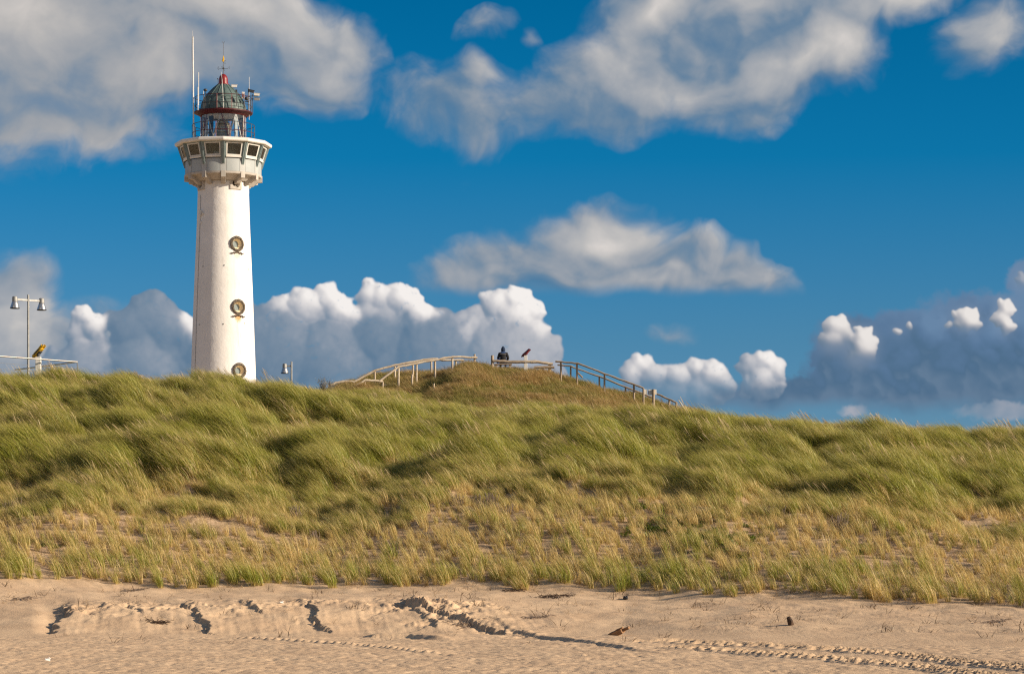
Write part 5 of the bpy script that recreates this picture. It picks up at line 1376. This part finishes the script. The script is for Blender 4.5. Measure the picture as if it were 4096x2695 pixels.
def plank():
    p = on_ground(2466, 2540); R = Matrix.Rotation(-.5, 3, 'Z') @ Matrix.Rotation(-.38, 3, 'Y') @ Matrix.Rotation(.25, 3, 'X')
    q = MB(); q.box((0, 0, .05), (.36, .20, .12), R); q.box(R @ Vector((.26, .03, .045)), (.20, .11, .06), R); q.box(R @ Vector((.14, -.02, .11)), (.20, .08, .03), R)
    o = q.build('driftwood_beam', M['driftwood'], None, bevel=.012); o.location = p; tag(o, 'broken reddish-brown wooden beam lying on the sand bank', 'driftwood')
    p = on_ground(3166, 2500); R = Matrix.Rotation(.42, 3, 'Y') @ Matrix.Rotation(.25, 3, 'X')
    q = MB(); pts = [R @ Vector((0, 0, z)) for z in (-.10, .0, .10, .2)]; pts = [Vector((-a.x, a.y, a.z)) for a in pts]; q.tube(pts, [.08, .075, .065, .045], 9, jit=.22)
    o = q.build('driftwood_stump', M['darkwood'], None); o.location = p; tag(o, 'dark charred stump sticking out of the sand bank on the right', 'driftwood')
    p = on_ground(2508, 2398); q = MB()
    for i in range(6): q.ball((random.uniform(-.08, .08), random.uniform(-.04, .04), random.uniform(.0, .05)), random.uniform(.03, .06), (1.2, .8, .6), Matrix.Rotation(random.uniform(0, 3), 3, 'Y'), 7)
    o = q.build('plastic_scrap', M['trash'], None); o.location = p; tag(o, 'crumpled black plastic scrap on the sand just below the grass', 'litter')
    for (u, v, lab) in ((2809, 2362, 'white paper scrap at the front edge of the planted grass'), (190, 2642, 'white plastic scrap on the flat beach at bottom left'), (1126, 2412, 'small white scrap at the top of the slumped sand')):
        p = on_ground(u, v, 40); q = MB(); q.box((0, 0, .02), (.09, .06, .02), Euler((.3, .2, .4)).to_matrix()); q.box((.02, .02, .04), (.05, .05, .012), Euler((-.5, .6, .9)).to_matrix())
        o = q.build('paper_scrap', M['litter'], None, bevel=.004); o.location = p; tag(o, lab, 'litter')
    # root and weed clumps on the bank
    for k, (u, v, w, n, lab) in enumerate(((618, 2490, .30, 60, 'dark root clump halfway down the slumped sand face'), (2215, 2385, .55, 90, 'large heap of dark straw and roots below the grass edge'), (2060, 2362, .25, 34, 'dark twiggy root tuft left of the large straw heap'),
                                           (90, 2395, .35, 36, 'dark straw wisp on the smooth sand at the far left'), (1840, 2500, .40, 50, 'straw and twigs at the foot of the crumbling sand ridge'), (2140, 2470, .35, 36, 'thin scattered twigs on the bank below the large heap'), (3980, 2490, .3, 30, 'small brown twig cluster near the right edge of the bank'),
                                           (540, 2362, .38, 34, 'yellowish flattened grass wisp on the sand left of centre'))):
        p = on_ground(u, v, 50); r = random.Random(50 + k); q = MB()
        for i in range(n):
            x = r.gauss(0, w * .5); y = r.gauss(0, w * .3); z = H1(p.x + x, p.y + y) - p.z; d = Vector((r.gauss(0, 1), r.gauss(0, .5), r.gauss(.1, .35))).normalized(); L = r.uniform(.06, .24)
            s = Vector((x, y, z + .005)); q.tube([s - d * L * .3, s + Vector((0, 0, .02)), s + d * L * .7], [.006, .008, .004], 4)
        o = q.build('straw_heap', M['darkwood'] if k in (0, 1, 2) else M['brush'], None); o.location = p; tag(o, lab, 'straw heap')
plank()

# low green plants between the tufts
LEAF = grass_mat('low_green_leaves', (.11, .17, .02), (.20, .25, .03), (.20, .20, .05), (.30, .27, .07), .3, .3)
protos = [proto('rosette_%d' % i, [blades(36, .07, .16, .12, .5, 1.3, 3.0, .035, 3, 640 + i)], LEAF) for i in range(4)]
pts = []
for (u, v, su, sv, n) in ((2640, 2035, 60, 12, 40), (2720, 2085, 90, 22, 90), (2650, 2130, 90, 25, 90), (2830, 2150, 120, 25, 90), (2900, 2200, 80, 25, 50), (2540, 2020, 30, 8, 20), (3450, 2200, 25, 12, 26), (3380, 2175, 15, 6, 8), (3480, 1935, 40, 10, 24), (2990, 2160, 60, 20, 40), (3070, 2120, 30, 10, 12), (140, 2170, 60, 15, 20)):
    for i in range(int(n * .55)):
        p = on_ground(u + rng.normal(0, su * .7), v + rng.normal(0, sv * .7), 60, 95); pts.append((p.x, p.y, p.z))
pts = np.array(pts); n = len(pts); s = rng.uniform(.6, 1.3, n)
scatter('low_green_plants', protos, pts, np.stack([s * 0, s * 0, rng.uniform(0, 6.28, n)], -1), np.stack([s] * 3, -1), np.zeros(n), rng.integers(0, 4, n), 'bright green low creeping plants between the planted tufts')

# bare shrub on the crest
def shrub(u, v, Y, w, h, n, name, label, m, seed, stem=12):
    x = (u - CX) / F * Y; zg = H1(x, Y) - .1; zt = EYE + (HZ - v) / F * Y; r = random.Random(seed)
    root = empty(name, (x, Y, zg)); H_ = max(h, zt - zg)
    q = MB(); tips = []
    for i in range(stem):
        a = r.uniform(0, 6.28); l = r.uniform(.2, 1) * w; top = Vector((l * math.cos(a), l * math.sin(a) * .6, H_ * r.uniform(.55, 1)))
        b = Vector((r.uniform(-.08, .08), r.uniform(-.08, .08), 0)); q.tube([b, b.lerp(top, .5) + Vector((0, 0, .1 * H_)), top], [.018, .012, .005], 5); tips.append((b, top))
    q.build('stem', M['brush'], root)
    cos = []; fs = []; al = []; rn = []; R = np.random.default_rng(seed)
    for b, t in tips:
        for i in range(n):
            s = r.uniform(.35, 1.02); c = b.lerp(t, s) + Vector((r.gauss(0, .07), r.gauss(0, .07), r.gauss(0, .06) + .1 * H_ * (1 - s)))
            d = Vector((r.gauss(0, 1), r.gauss(0, 1), r.gauss(.3, 1))).normalized() * .045; e = d.orthogonal().normalized() * .011; k0 = len(cos)
            cos += [c - e, c + d * .5 - e * 1.2, c + d, c + d * .5 + e * 1.2]; fs.append((k0, k0 + 1, k0 + 2, k0 + 3)); al += [.4] * 4; rn += [r.random()] * 4
    mesh_np('foliage', np.array([tuple(c) for c in cos]), np.array(fs), m, False, root, True, {'along': np.array(al), 'rnd': np.array(rn)})
    tag(root, label, 'shrub')
SHR = grass_mat('grey_green_leaves', (.10, .10, .05), (.16, .13, .07), (.18, .11, .06), (.24, .16, .09), .2, .25)
shrub(1292, 1510, 128, .42, .5, 60, 'shrub', 'dark bare-looking shrub on the skyline right of the small lamp', SHR, 5, 16)
shrub(1325, 1520, 128.5, .3, .4, 40, 'shrub', 'small thin shrub next to the dark one at the start of the handrail', SHR, 6, 10)
shrub(385, 1492, 104, .22, .3, 40, 'shrub', 'tiny dark bush poking out of the grass left of the lighthouse', SHR, 7, 8)
print('objects', len(bpy.data.objects))
